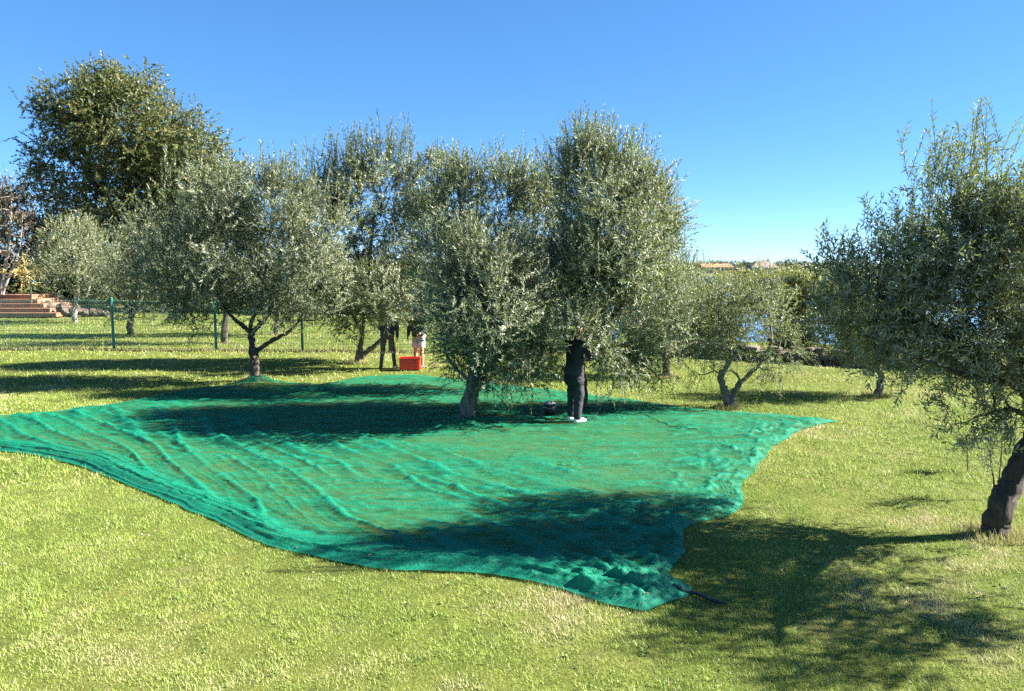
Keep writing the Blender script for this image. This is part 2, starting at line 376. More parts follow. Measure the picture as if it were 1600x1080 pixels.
# ------------------------------------------------------------------ harvest net
nx_, ny_ = net_xy[..., 0], net_xy[..., 1]
U = np.broadcast_to(TU[None], nx_.shape)
def dist_to(curve):
    return np.stack([np.sqrt(((net_xy[r_, :, None, :] - curve[None])**2).sum(-1).min(1)) for r_ in range(NV)])
df, dr, db = dist_to(ef), dist_to(er), dist_to(eb)      # metres from the front, right and back hems
wx = nx_ + 0.5 * (fbm(nx_ * 0.8, ny_ * 0.8, 3) - 0.5); wy = ny_ + 0.5 * (fbm(nx_ * 0.8 + 30, ny_ * 0.8, 3) - 0.5)
def ridge(coord, space, sharp):
    f = np.abs((coord / space) % 1.0 - 0.5) * 2
    return np.clip(1 - f * sharp, 0, 1)
# long pulled folds running towards the front hem
fd = np.array((0.62, -0.78)); perp = wx * fd[1] - wy * fd[0]; along = wx * fd[0] + wy * fd[1]
msk = sstep(0.40, 0.55, fbm(perp * 0.9 + 7, along * 0.22 + 3, 2)) * sstep(4.8, 2.6, df) * sstep(0.15, 0.6, df) * sstep(2.2, 0.4, nx_)
r_a = ridge(perp + 0.10 * np.sin(along * 0.9 + perp) + 0.35 * fbm(along * 0.25 + 4, perp * 0.6, 2), 0.58, 2.4) * msk
r_a = r_a * r_a * (3 - 2 * r_a)
# long folds sweeping along the front hem and slowly running into it
sw = df + 0.30 * 17 * U + 0.9 * (fbm(U * 4 + 1, df * 0.35 + 2, 2) - 0.5)
swm = sstep(0.36, 0.52, fbm(U * 5 + 31, sw * 0.9, 2)) * sstep(3.6, 1.8, df) * sstep(0.30, 0.55, df) * sstep(0.99, 0.86, U)
r_s = ridge(sw, 0.47, 3.0); r_s = r_s * r_s * (3 - 2 * r_s) * swm
r_s2 = ridge(sw * 1.13 + 0.2 * fbm(U * 9, df, 2), 0.21, 2.0)**1.5 * sstep(3.0, 1.2, df) * sstep(0.3, 0.5, df) * sstep(0.4, 0.6, fbm(U * 7 + 3, sw * 1.3, 2))
r_b = ridge(perp * 1.07 + 0.3 + 0.25 * fbm(along * 0.5, perp, 2), 0.30, 1.8) * sstep(0.3, 0.7, msk + 0.3 * fbm(nx_, ny_, 2)) * 0.6
# cross wrinkles lying along the width of the net
rn = 1 - np.abs(2 * fbm(wx * 0.5 + 9, wy * 3.4 + 4, 4) - 1)
r_c = sstep(0.86, 0.99, rn) * sstep(0.3, 1.2, df)
rn2 = 1 - np.abs(2 * fbm(wx * 1.6 + 70 + wy * 0.6, wy * 7.0 + 21, 4) - 1)
r_d = sstep(0.84, 0.99, rn2)
# crumpled right hem
cr = 1 - np.abs(2 * fbm(nx_ * 3.4 + 13, ny_ * 3.4, 4) - 1)
crn = sstep(0.72, 0.99, cr) * sstep(1.7, 0.1, dr)
h = 0.034 + 0.036 * r_s + 0.012 * r_s2 + 0.032 * r_a + 0.018 * r_b + 0.028 * r_c + 0.016 * r_d + 0.035 * crn + 0.014 * (fbm(nx_ * 3.5, ny_ * 3.5, 4) - 0.4)
# rolled front hem: a loose sausage of gathered cloth
fold_var = 0.4 + 1.1 * fbm(U * 7 + 3, U * 0 + 1, 2)
wid = 0.30 + 0.26 * fold_var
roll = np.sin(np.pi * np.clip(df / wid, 0, 1)**0.8) * (0.022 + 0.030 * fold_var) * (1 - 0.5 * sstep(0.86, 1.0, U))
hemwarp = df + 0.10 * (fbm(U * 8 + 2, U * 3, 3) - 0.5)
streak = 1 - np.abs(2 * fbm(U * 5 + 5, hemwarp * 9.0, 3) - 1)
h = h + roll + 0.024 * sstep(0.70, 1.0, streak) * sstep(1.1, 0.3, df)
# bunched near corner and a fold standing up on the right hem
def mound(px, py, sx, sy, a, tw=0.0):
    g = gnd(px, py); ddx = nx_ - g[0]; ddy = ny_ - g[1]
    q = ddx * math.cos(tw) + ddy * math.sin(tw), -ddx * math.sin(tw) + ddy * math.cos(tw)
    return a * np.exp(-((q[0] / sx)**2 + (q[1] / sy)**2))
bn = mound(985, 925, 0.55, 0.28, 0.045, -0.25) + mound(850, 900, 0.9, 0.2, 0.02, -0.15) + mound(1062, 836, 0.12, 0.35, 0.15) + mound(1046, 885, 0.2, 0.3, 0.07)
ck = 1 - np.abs(2 * fbm(nx_ * 3.0 + ny_ * 1.5 + 3, ny_ * 5.0 - nx_ * 2.0 + 8, 5) - 1)
h = h + bn * (0.25 + 1.2 * sstep(0.70, 1.0, ck))
h = h + mound(400, 607, 0.40, 0.6, 0.26) * (0.7 + 0.6 * fbm(nx_ * 4, ny_ * 4, 3)) + mound(330, 615, 0.6, 0.3, 0.10) + mound(735, 668, 0.9, 0.2, 0.10, 0.25) + mound(640, 660, 1.0, 0.12, 0.07)
hem = np.minimum(np.minimum(df, dr), db)
h = 0.022 + (h - 0.022) * sstep(-0.02, 0.16, hem)
nz = gz(nx_, ny_) + h
# how much cloth is gathered on each spot (folds lie double)
loose = sstep(3.6, 1.5, df) * sstep(0.25, 0.7, df)
gather = np.clip(0.85 * r_s + 0.35 * r_s2 + 0.8 * r_a - 0.10 * loose + 0.5 * r_b + 0.5 * r_c + 0.3 * r_d + 0.8 * crn + 1.6 * np.clip(bn, 0, 0.3) / 0.3 + 0.75 * sstep(0.75, 0.30, df) + 0.3 * sstep(0.12, 0.02, hem), -0.3, 1)
V = np.stack([nx_, ny_, nz], -1).reshape(-1, 3)
i = np.arange(NV - 1)[:, None] * NU + np.arange(NU - 1)[None]
Fq = np.stack([i, i + 1, i + NU + 1, i + NU], -1).reshape(-1, 4)
m_net, nt, n, l, p = mat('green harvest net')
ga = n.new('ShaderNodeAttribute'); ga.attribute_name = 'gather'
cr_ = ramp(n, [(0.0, (0.020, 0.265, 0.13)), (1.0, (0.007, 0.265, 0.155))]); l.new(ga.outputs['Fac'], cr_.inputs[0])
l.new(cr_.outputs[0], p.inputs['Base Color']); p.inputs['Roughness'].default_value = 0.55; p.inputs['Specular IOR Level'].default_value = 0.3
tb = n.new('ShaderNodeBsdfTranslucent'); tb.inputs[0].default_value = (0.010, 0.30, 0.165, 1)
m1 = n.new('ShaderNodeMixShader'); m1.inputs[0].default_value = 0.42
l.new(p.outputs[0], m1.inputs[1]); l.new(tb.outputs[0], m1.inputs[2])
tr = n.new('ShaderNodeBsdfTransparent'); m2 = n.new('ShaderNodeMixShader')
# weave openness: fine streaks of looser and tighter threads
tc = n.new('ShaderNodeTexCoord'); mp = n.new('ShaderNodeMapping'); mp.inputs['Scale'].default_value = (1.2, 3.4, 1); l.new(tc.outputs['Object'], mp.inputs[0])
tn = noise(n, l, 2.6, 9, 0.78, mp.outputs[0])
mr = n.new('ShaderNodeMapRange'); mr.inputs['From Min'].default_value = 0.32; mr.inputs['From Max'].default_value = 0.68; mr.inputs['To Min'].default_value = 0.22; mr.inputs['To Max'].default_value = 0.82
l.new(tn.outputs[0], mr.inputs['Value'])
ad = n.new('ShaderNodeMath'); ad.operation = 'MULTIPLY_ADD'; ad.inputs[1].default_value = 0.45; ad.use_clamp = True
l.new(ga.outputs['Fac'], ad.inputs[0]); l.new(mr.outputs[0], ad.inputs[2])
mn = n.new('ShaderNodeMath'); mn.operation = 'MINIMUM'; mn.inputs[1].default_value = 0.96; l.new(ad.outputs[0], mn.inputs[0])
l.new(mn.outputs[0], m2.inputs[0]); l.new(tr.outputs[0], m2.inputs[1]); l.new(m1.outputs[0], m2.inputs[2])
l.new(m2.outputs[0], n['Material Output'].inputs[0])
tf = noise(n, l, 26, 4, 0.6, mp.outputs[0]); bump(n, l, tf.outputs[0], p, 0.6, 0.03)
link('harvest_net', mesh_np('harvest_net', V, Fq, 4, [m_net], smooth=True, attrs={'gather': gather.ravel()}),
     label='large green harvest net spread wrinkled over the lawn under the trees', category='net')

ok = rng.random((900, 2)); ii = (ok[:, 0]**1.0 * (NV - 20)).astype(int) + 8; jj = (ok[:, 1] * (NU * 0.8) + NU * 0.18).astype(int)
keep = fbm(nx_[ii, jj] * 0.7 + 4, ny_[ii, jj] * 0.7, 3) > 0.47; ii, jj = ii[keep], jj[keep]; m = len(ii)
c = np.stack([nx_[ii, jj], ny_[ii, jj], nz[ii, jj] + 0.012], -1); a = rng.uniform(0, 6.3, m); L_ = rng.uniform(0.012, 0.028, (m, 1))
dv = np.stack([np.cos(a), np.sin(a), rng.normal(0, 0.15, m)], -1); sd = np.stack([-np.sin(a), np.cos(a), rng.normal(0, 0.3, m)], -1)
V = np.stack([c - dv * L_, c + sd * L_ * 0.3, c + dv * L_, c - sd * L_ * 0.3], 1).reshape(-1, 3)
link('fallen_leaves', mesh_np('fallen_leaves', V, np.arange(len(V)), 4, [plain('fallen olive leaf', (0.09, 0.075, 0.045), 0.7, 0.6, 2)]), kind='stuff', label='loose olive leaves and bits lying on the green net', category='fallen leaves')

# ------------------------------------------------------------------ trees
def norm(a): return a / (np.linalg.norm(a, axis=-1, keepdims=True) + 1e-9)
def make_tree(name, label, base_px, lobes, nclump, shoots, leaves, leaf_len, leaf_w, leafm, barkm, limbs, group=None,
              Y=None, ry=1.1, up=0.7, out=0.5, rnd=0.42, slen=(0.25, 0.6), droop=0.12, quad=True, twig=0.006, spikes=(), trunk_r=0.12, cat='olive tree', clump_r=0.14, shell=0.48, root_z=None, grow=0.0, sag=0.0):
    g = gnd(*base_px)
    if Y is not None: g = at(base_px[0], base_px[1], Y)
    Yb = g[1]; k = Yb / F_PX
    g[2] = float(gz(g[0], g[1])) if root_z is None else root_z
    root = empty(name, g, label, cat, group)
    L = []
    for q in lobes:
        px, py, rx, rz = q[:4]; dy = q[4] if len(q) > 4 else 0.0; w = q[5] if len(q) > 5 else 1.0
        c = at(px, py, Yb + dy); L.append((c, np.array((rx * k, max(rx, rz) * k * 0.85 * ry, rz * k)), w))
    vol = np.array([r.prod()**0.85 * w for _, r, w in L]); prob = vol / vol.sum()
    which = rng.choice(len(L), nclump, p=prob)
    Cc = np.array([L[i_][0] for i_ in which]); Rr = np.array([L[i_][1] for i_ in which])
    dv = norm(rng.normal(0, 1, (nclump, 3))); rad = (shell + (1 - shell) * rng.random((nclump, 1))**0.6)
    clump = Cc + dv * rad * Rr * 0.92
    clump[:, 2] = np.maximum(clump[:, 2], g[2] + 0.35)
    # skeleton: limbs given by hand, then each clump grows from the nearest wood below it
    paths = []; nodes = []; nrad = []
    for pts, r0, r1 in limbs:
        P = []
        for q in pts:
            P.append(at(q[0], q[1], Yb + (q[2] if len(q) > 2 else 0.0)))
        if abs(pts[0][0] - base_px[0]) < 14 and abs(pts[0][1] - base_px[1]) < 14: P[0][2] = g[2] - 0.06
        c = curve_pts(P, max(10, 7 * len(P))); m = len(c)
        jit = rng.normal(0, 1, (m, 3)) * min(r0 * 0.10, 0.008); jit[0] = 0; c = c + jit
        rr = np.linspace(r0, r1, m) * (1 + rng.normal(0, 0.035, m))
        if abs(pts[0][0] - base_px[0]) < 14 and abs(pts[0][1] - base_px[1]) < 14: rr[0] *= 1.35; rr[1] *= 1.14; rr[2] *= 1.05
        paths.append((c, rr))
        nodes += list(c[3:]); nrad += list(rr[3:])
    nodes = np.array(nodes); nrad = np.array(nrad)
    top = nodes[np.argmax(nodes[:, 2])]
    order = np.argsort(np.linalg.norm(clump - top, axis=1))
    thin = []
    for ci in order:
        c = clump[ci]; dd = np.linalg.norm(nodes - c, axis=1) + 0.8 * np.maximum(0, nodes[:, 2] - c[2])
        j = int(np.argmin(dd)); a = nodes[j]
        Ld = np.linalg.norm(c - a)
        if Ld < 0.03: continue
        mid = (a + c) / 2 + rng.normal(0, 0.08, 3) * Ld + np.array((0, 0, -0.06 * Ld))
        cc = curve_pts([a, mid, c], 5); r0 = min(nrad[j] * 0.75, 0.010 + 0.012 * Ld * 2 + trunk_r * 0.03)
        thin.append((cc, np.linspace(r0, max(r0 * 0.55, 0.004), 5)))
        nodes = np.vstack([nodes, cc[2:]]); nrad = np.concatenate([nrad, np.linspace(r0, r0 * 0.6, 3)])
    v1, f1 = tubes(paths, 14, 0.42); v2, f2 = tubes(thin, 5)
    tr_me = mesh_np('trunk', np.concatenate([v1, v2]) - g, np.concatenate([f1, f2 + len(v1)]), 4, [barkm], smooth=True)
    link('trunk', tr_me, root)
    # shoots
    ns = nclump * shoots
    ci = np.repeat(np.arange(nclump), shoots)
    o = clump[ci] + rng.normal(0, 1, (ns, 3)) * clump_r
    outw = norm((clump - Cc) / Rr)[ci]
    d = norm(out * outw + np.array((0, 0, up)) + rnd * rng.normal(0, 1, (ns, 3)))
    Ls = rng.uniform(*slen, ns)
    for (px, py, sx, cnt, l0, l1) in spikes:      # long upright shoots on top of the crown
        c = at(px, py, Yb); oo = c + np.clip(rng.normal(0, 1, (cnt, 3)), -1.5, 1.5) * np.array((sx * k, 0.35, 0.22))
        o = np.vstack([o, oo]); d = np.vstack([d, norm(np.array((0, 0, 1.0)) + rng.normal(0, 0.17, (cnt, 3)))]); Ls = np.concatenate([Ls, rng.uniform(l0, l1, cnt)])
    ns = len(o); dr_ = droop * rng.uniform(0.2, 1.6, ns)
    low = sstep(g[2] + 1.6, g[2] + 0.9, o[:, 2]) * sag
    dr_ = dr_ + low
    nl = np.maximum(4, (leaves * Ls / np.mean(slen)).astype(int))
    si = np.repeat(np.arange(ns), nl); m = len(si)
    first = np.concatenate([[0], np.cumsum(nl)[:-1]]); li = np.arange(m) - first[si]
    t = (li // 2 + 0.6) / (nl[si] / 2 + 0.6); t = np.clip(t + rng.normal(0, 0.02, m), 0, 1.02)
    pos = o[si] + d[si] * (Ls[si] * t)[:, None]; pos[:, 2] -= dr_[si] * Ls[si] * t * t
    tan = d[si].copy(); tan[:, 2] -= 2 * dr_[si] * t; tan = norm(tan)
    e1 = norm(np.cross(tan, rng.normal(0, 1, (ns, 3))[si])); e2 = np.cross(tan, e1)
    az = (li % 2) * np.pi + (li // 2) * (np.pi / 2) + rng.normal(0, 0.35, m)
    radv = e1 * np.cos(az)[:, None] + e2 * np.sin(az)[:, None]
    ld = norm(tan * rng.uniform(0.5, 1.0, m)[:, None] + radv * 0.75 + rng.normal(0, 0.18, (m, 3)))
    nn = norm(tan - ld * np.sum(tan * ld, 1, keepdims=True) + rng.normal(0, 0.25, (m, 3))); sd = norm(np.cross(nn, ld)); nn = np.cross(ld, sd)
    ll = leaf_len * rng.uniform(0.65, 1.2, m)[:, None]; lw = leaf_w * rng.uniform(0.75, 1.25, m)[:, None]
    tint = np.clip(rng.normal(0.5, 0.22, m) + 0.25 * rng.normal(0, 1, nclump)[np.minimum(ci[np.minimum(si, len(ci) - 1)], nclump - 1)] * 0.7, 0, 1)
    keepz = pos[:, 2] > g[2] + 0.10
    if quad:
        LV = np.stack([pos, pos + ld * ll * 0.48 + sd * lw * 0.5 + nn * lw * 0.12, pos + ld * ll - nn * ll * 0.07, pos + ld * ll * 0.48 - sd * lw * 0.5 + nn * lw * 0.12], 1)[keepz]
        mm = len(LV); b = np.arange(mm) * 4
        LF = np.concatenate([np.stack([b, b + 1, b + 2], -1), np.stack([b, b + 2, b + 3], -1)]); LV = LV.reshape(-1, 3); nvp = 4
    else:
        LV = np.stack([pos - sd * lw * 0.5, pos + sd * lw * 0.5, pos + ld * ll], 1)[keepz]; mm = len(LV)
        LF = np.arange(mm * 3).reshape(-1, 3); LV = LV.reshape(-1, 3); nvp = 3
    tt = np.repeat(tint[keepz], nvp)
    # shoot stems
    sN = min(ns, 9000); tq = np.array((0.0, 0.5, 1.0))
    sp_ = o[:sN, None] + d[:sN, None] * (Ls[:sN, None] * tq)[..., None]; sp_[..., 2] -= (dr_[:sN] * Ls[:sN])[:, None] * tq**2
    e1s = norm(np.cross(d[:sN], np.array((0.3, 0.2, 0.9)))); e2s = np.cross(d[:sN], e1s)
    rw = np.array((twig, twig * 0.7, twig * 0.25))
    ring = np.stack([e1s, -e1s], 1)
    SV = (sp_[:, :, None] + ring[:, None] * rw[None, :, None, None]).reshape(-1, 3)
    b = np.arange(sN)[:, None] * 6; SF = []
    for a_ in (0, 2):
        SF += [np.concatenate([b + a_, b + a_ + 1, b + a_ + 3], 1), np.concatenate([b + a_, b + a_ + 3, b + a_ + 2], 1)]
    SF = np.concatenate(SF) + len(LV)
    me = mesh_np('crown', np.concatenate([LV, SV]) - g, np.concatenate([LF, SF]), 3, [leafm, M_TWIG],
                 np.concatenate([np.zeros(len(LF)), np.ones(len(SF))]), attrs={'tint': np.concatenate([tt, np.full(len(SV), 0.5)])})
    link('crown', me, root)
    print(name, 'leaves', mm, 'at', [round(float(q), 2) for q in g])
    return root
GRP = 'olive trees on the lawn'

# left tree with the forked dark trunk
make_tree('olive_tree', 'olive tree with slim Y-forked trunk rising from the far edge of the net', (398, 597),
    [(325, 390, 95, 100), (435, 415, 85, 95), (270, 420, 60, 80), (370, 325, 90, 66), (440, 325, 60, 66), (490, 440, 60, 70), (495, 360, 45, 55), (320, 470, 60, 42), (420, 480, 50, 30)],
    400, 13, 16, 0.088, 0.023, M_OLIVE, M_BARK_DK,
    [([(398, 597), (397, 572), (396, 549)], 0.115, 0.10), ([(396, 552), (393, 530), (393, 520)], 0.095, 0.08), ([(393, 522), (378, 508), (362, 494), (345, 470), (330, 430), (318, 380)], 0.06, 0.022),
     ([(390, 520), (394, 500), (402, 484), (412, 440), (420, 380), (430, 320)], 0.05, 0.018), ([(394, 522), (405, 508), (414, 500), (425, 470), (400, 420), (375, 340)], 0.055, 0.02),
     ([(398, 552), (414, 540), (430, 529), (452, 518), (474, 490), (488, 450)], 0.06, 0.022)], GRP, quad=False, spikes=[(440, 285, 30, 60, 0.5, 0.95), (345, 290, 55, 60, 0.4, 0.8), (500, 320, 25, 30, 0.5, 0.9)], sag=0.3)
# tree behind, above the two stooping people
make_tree('olive_tree', 'tall round olive tree whose low crown hangs over the two people at the crate', (558, 568),
    [(585, 330, 85, 85), (515, 370, 75, 90), (655, 380, 70, 95), (560, 450, 95, 65), (600, 270, 70, 45), (465, 410, 50, 75), (640, 460, 60, 50), (690, 350, 50, 70), (520, 505, 50, 36), (600, 465, 60, 40, -1.6, 1.4), (655, 478, 42, 36, -1.5, 1.4), (535, 275, 50, 42), (495, 320, 45, 50), (685, 285, 48, 48, 0, 1.5), (600, 482, 40, 20, -1.9, 1.2)],
    540, 13, 16, 0.10, 0.026, M_OLIVE, M_BARK,
    [([(558, 568), (561, 550), (564, 534), (568, 500), (575, 430), (585, 330)], 0.10, 0.03), ([(556, 566), (572, 550), (592, 535), (615, 505), (640, 440), (655, 370)], 0.09, 0.03), ([(566, 520), (540, 470), (515, 400)], 0.05, 0.02)], GRP,
    quad=False, spikes=[(530, 270, 22, 60, 0.6, 1.3), (595, 250, 30, 90, 0.6, 1.3), (670, 290, 35, 60, 0.6, 1.1), (480, 330, 25, 40, 0.5, 1.0)], sag=0.2)
# tree behind and between
make_tree('olive_tree', 'thin airy olive tree showing sky through its top behind the central tree', (748, 612),
    [(725, 330, 55, 60), (800, 330, 60, 60), (760, 420, 75, 70), (840, 370, 42, 80), (690, 400, 45, 80), (850, 480, 40, 60), (800, 500, 60, 50), (715, 295, 40, 32), (795, 290, 45, 30), (845, 300, 34, 42)],
    330, 11, 15, 0.09, 0.023, M_OLIVE, M_BARK,
    [([(748, 612), (752, 560), (760, 500), (740, 420), (722, 340), (716, 290)], 0.10, 0.02), ([(758, 520), (800, 460), (832, 400), (836, 330)], 0.07, 0.02), ([(760, 500), (785, 420), (800, 320)], 0.06, 0.02)], GRP,
    quad=False, ry=1.2, spikes=[(720, 290, 30, 50, 0.5, 0.9), (800, 285, 35, 60, 0.5, 0.9), (850, 285, 20, 30, 0.4, 0.8)])
# central tree on the net
make_tree('olive_tree', 'bushy olive tree standing on the green net with leafy sprigs down its grey trunk', (730, 657),
    [(775, 475, 82, 78), (738, 525, 52, 60), (835, 480, 48, 68), (706, 465, 40, 70), (805, 560, 72, 36), (740, 578, 34, 28), (760, 400, 80, 55, 0, 0.7), (702, 540, 28, 40), (760, 480, 80, 80, -0.9, 0.7), (850, 560, 34, 34), (800, 580, 60, 22)],
    360, 13, 17, 0.075, 0.019, M_OLIVE, M_BARK,
    [([(730, 657), (732, 632), (737, 606), (742, 570)], 0.155, 0.10), ([(742, 575), (722, 520), (705, 450), (720, 370), (712, 330)], 0.07, 0.015), ([(742, 572), (770, 510), (790, 440), (780, 370)], 0.07, 0.016),
     ([(740, 580), (790, 545), (830, 500), (840, 440)], 0.06, 0.018), ([(738, 600), (700, 560), (690, 520)], 0.04, 0.012)], GRP,
    up=0.7, rnd=0.45, quad=False, ry=1.25, spikes=[(720, 400, 35, 30, 0.4, 0.8), (790, 410, 50, 40, 0.4, 0.8)], trunk_r=0.15, sag=0.25)
# tall tree beside the worker
make_tree('olive_tree', 'tallest dense olive tree, reaching into the sky above the person in black', (909, 642),
    [(940, 305, 64, 85), (922, 258, 36, 40), (990, 370, 52, 95), (905, 420, 50, 85), (965, 515, 66, 68), (1020, 470, 38, 72), (982, 580, 42, 26), (890, 450, 36, 45), (1025, 340, 28, 55), (1035, 560, 26, 38), (940, 400, 80, 110, -0.6, 0.6), (930, 560, 16, 14, -1.6, 2.0), (897, 512, 24, 15, -1.75, 4.0), (965, 580, 36, 24, -0.5)],
    450, 14, 17, 0.08, 0.0205, M_OLIVE, M_BARK_DK,
    [([(909, 642), (911, 605), (908, 560), (914, 480), (905, 420), (900, 370), (915, 280)], 0.085, 0.025), ([(911, 560), (940, 480), (960, 400), (975, 300)], 0.06, 0.02), ([(911, 540), (960, 490), (1000, 440), (1020, 360)], 0.05, 0.018), ([(913, 480), (930, 400), (940, 300)], 0.05, 0.02)], GRP,
    up=0.75, rnd=0.45, quad=False, ry=1.35, spikes=[(880, 265, 14, 34, 0.5, 0.85), (922, 248, 22, 60, 0.5, 0.95), (975, 280, 25, 50, 0.5, 0.9), (1020, 325, 20, 40, 0.45, 0.8), (1045, 400, 12, 24, 0.4, 0.7)], trunk_r=0.12, sag=0.7)
make_tree('olive_tree', 'low dark olive bush with short trunk just right of the tallest tree', (1042, 588),
    [(1035, 500, 40, 55), (1050, 545, 26, 28), (1060, 450, 30, 50)], 80, 11, 15, 0.08, 0.019, M_OLIVE, M_BARK_DK,
    [([(1042, 588), (1040, 560), (1036, 520), (1035, 470)], 0.10, 0.03)], GRP, quad=False)
# small forked tree on the right
make_tree('olive_tree', 'small sparse olive tree with pale V-shaped trunk at the back corner of the net', (1140, 638),
    [(1105, 505, 52, 55), (1195, 492, 58, 46), (1222, 545, 30, 45), (1155, 468, 58, 26), (1090, 560, 26, 30), (1212, 592, 18, 24), (1150, 530, 40, 35)],
    125, 9, 16, 0.065, 0.016, M_OLIVE_LT, M_BARK,
    [([(1140, 638), (1132, 612), (1126, 592), (1128, 582)], 0.075, 0.06), ([(1128, 584), (1138, 568), (1142, 550), (1130, 510), (1112, 470)], 0.055, 0.015), ([(1140, 636), (1150, 610), (1158, 596)], 0.065, 0.055),
     ([(1157, 598), (1174, 582), (1190, 566), (1205, 530), (1200, 470)], 0.045, 0.014), ([(1156, 595), (1150, 584), (1140, 578)], 0.025, 0.018), ([(1190, 567), (1215, 545), (1222, 520)], 0.025, 0.01)], GRP, up=0.45, slen=(0.2, 0.42), clump_r=0.13, droop=0.2, sag=0.6)
make_tree('olive_tree', 'small olive tree with crooked grey trunk below the big right-hand crown', (1370, 618),
    [(1370, 500, 75, 62), (1315, 535, 42, 42), (1430, 520, 50, 50), (1390, 555, 55, 24)],
    170, 10, 15, 0.07, 0.017, M_OLIVE_LT, M_BARK,
    [([(1370, 618), (1375, 600), (1377, 588), (1370, 572)], 0.075, 0.055), ([(1372, 575), (1350, 560), (1330, 548)], 0.04, 0.014), ([(1373, 574), (1390, 545), (1410, 525)], 0.04, 0.015), ([(1371, 574), (1368, 540), (1365, 515)], 0.035, 0.014)], GRP)
# big near tree on the right
make_tree('olive_tree', 'large near olive tree with thick leaning trunk cut by the right picture edge', (1551, 838),
    [(1510, 380, 90, 80), (1410, 430, 80, 80), (1345, 490, 62, 60), (1480, 500, 110, 78), (1600, 400, 110, 110, 0, 0.6), (1490, 270, 34, 50), (1600, 550, 120, 85, 0, 0.8), (1690, 480, 110, 130, 0, 0.35), (1590, 645, 62, 36), (1500, 655, 34, 24), (1300, 440, 32, 40), (1310, 510, 40, 45), (1420, 560, 60, 30), (1560, 350, 60, 46), (1660, 620, 90, 70, 0, 0.6), (2230, 400, 130, 110, -1.9, 0.6), (2100, 430, 120, 110, -1.2, 0.6), (1850, 450, 100, 100, -0.9, 0.7), (1650, 380, 120, 100, 1.0, 0.7), (1500, 430, 110, 90, 1.0, 0.6)],
    440, 13, 14, 0.074, 0.0165, M_OLIVE, M_BARK_SHADE,
    [([(1551, 838), (1562, 795), (1584, 745), (1612, 690), (1640, 640)], 0.125, 0.095), ([(1635, 650), (1580, 590), (1500, 540), (1420, 490), (1370, 460)], 0.075, 0.02), ([(1636, 645), (1600, 560), (1550, 450), (1510, 350), (1495, 290)], 0.08, 0.018),
     ([(1640, 640), (1660, 540), (1640, 420), (1600, 330)], 0.08, 0.02), ([(1640, 642, 0), (1700, 560, 0.4), (1740, 450, 0.6)], 0.08, 0.02), ([(1625, 660), (1580, 640), (1530, 650)], 0.03, 0.01), ([(1650, 640, 0), (1800, 540, -0.6), (2000, 440, -1.4), (2150, 400, -2.0)], 0.07, 0.02), ([(1600, 600), (1520, 590, -0.4), (1440, 560, -0.6)], 0.04, 0.012)], GRP,
    up=0.6, rnd=0.42, slen=(0.2, 0.45), clump_r=0.13, spikes=[(1485, 285, 26, 60, 0.3, 0.6), (1530, 335, 25, 30, 0.25, 0.42), (1400, 380, 22, 26, 0.25, 0.45), (1340, 440, 25, 22, 0.2, 0.4), (1585, 345, 25, 26, 0.2, 0.4)], twig=0.004, trunk_r=0.15, ry=0.95, shell=0.45)
# trees behind the fence
make_tree('olive_tree', 'pale olive tree with whitish bent trunk before the terracotta steps', (117, 504),
    [(110, 405, 58, 50), (75, 430, 35, 38), (150, 430, 38, 42), (120, 375, 45, 32)], 190, 12, 13, 0.11, 0.030, M_OLIVE_LT, M_BARK_PALE,
    [([(117, 504), (116, 485), (119, 470), (122, 440), (115, 400)], 0.14, 0.05), ([(119, 472), (132, 466), (140, 450)], 0.08, 0.04), ([(120, 465), (100, 440), (85, 425)], 0.05, 0.02)], GRP, quad=False, spikes=[(170, 380, 20, 12, 0.5, 0.9), (120, 365, 35, 30, 0.4, 0.8)], clump_r=0.25)
make_tree('olive_tree', 'grey-green olive tree with dark short trunk right behind the left fence post', (204, 525),
    [(225, 415, 72, 60), (170, 450, 45, 48), (270, 440, 55, 58), (225, 365, 45, 35), (190, 478, 48, 28)], 230, 12, 14, 0.095, 0.026, M_OLIVE, M_BARK_DK,
    [([(204, 525), (203, 505), (206, 488), (215, 450), (225, 400)], 0.15, 0.05), ([(204, 490), (190, 470), (172, 450)], 0.07, 0.03), ([(207, 490), (235, 465), (260, 440)], 0.07, 0.03)], GRP, quad=False, clump_r=0.22)
make_tree('olive_tree', 'olive tree whose dark trunk stands beside the second fence post', (351, 537),
    [(320, 420, 55, 60), (360, 380, 55, 60), (300, 370, 40, 50), (390, 440, 40, 45)], 120, 11, 13, 0.10, 0.027, M_OLIVE, M_BARK_DK,
    [([(351, 537), (350, 515), (353, 490), (345, 440), (335, 390)], 0.14, 0.05), ([(352, 492), (370, 460), (380, 420)], 0.07, 0.03)], GRP, quad=False, clump_r=0.22)
make_tree('olive_tree', 'distant olive tree with grey trunk seen under the forked tree', (431, 523),
    [(440, 440, 55, 50), (400, 430, 40, 45), (480, 430, 45, 50)], 90, 10, 13, 0.11, 0.03, M_OLIVE, M_BARK,
    [([(431, 523), (432, 505), (433, 490), (440, 440)], 0.12, 0.05)], GRP, quad=False, clump_r=0.22)
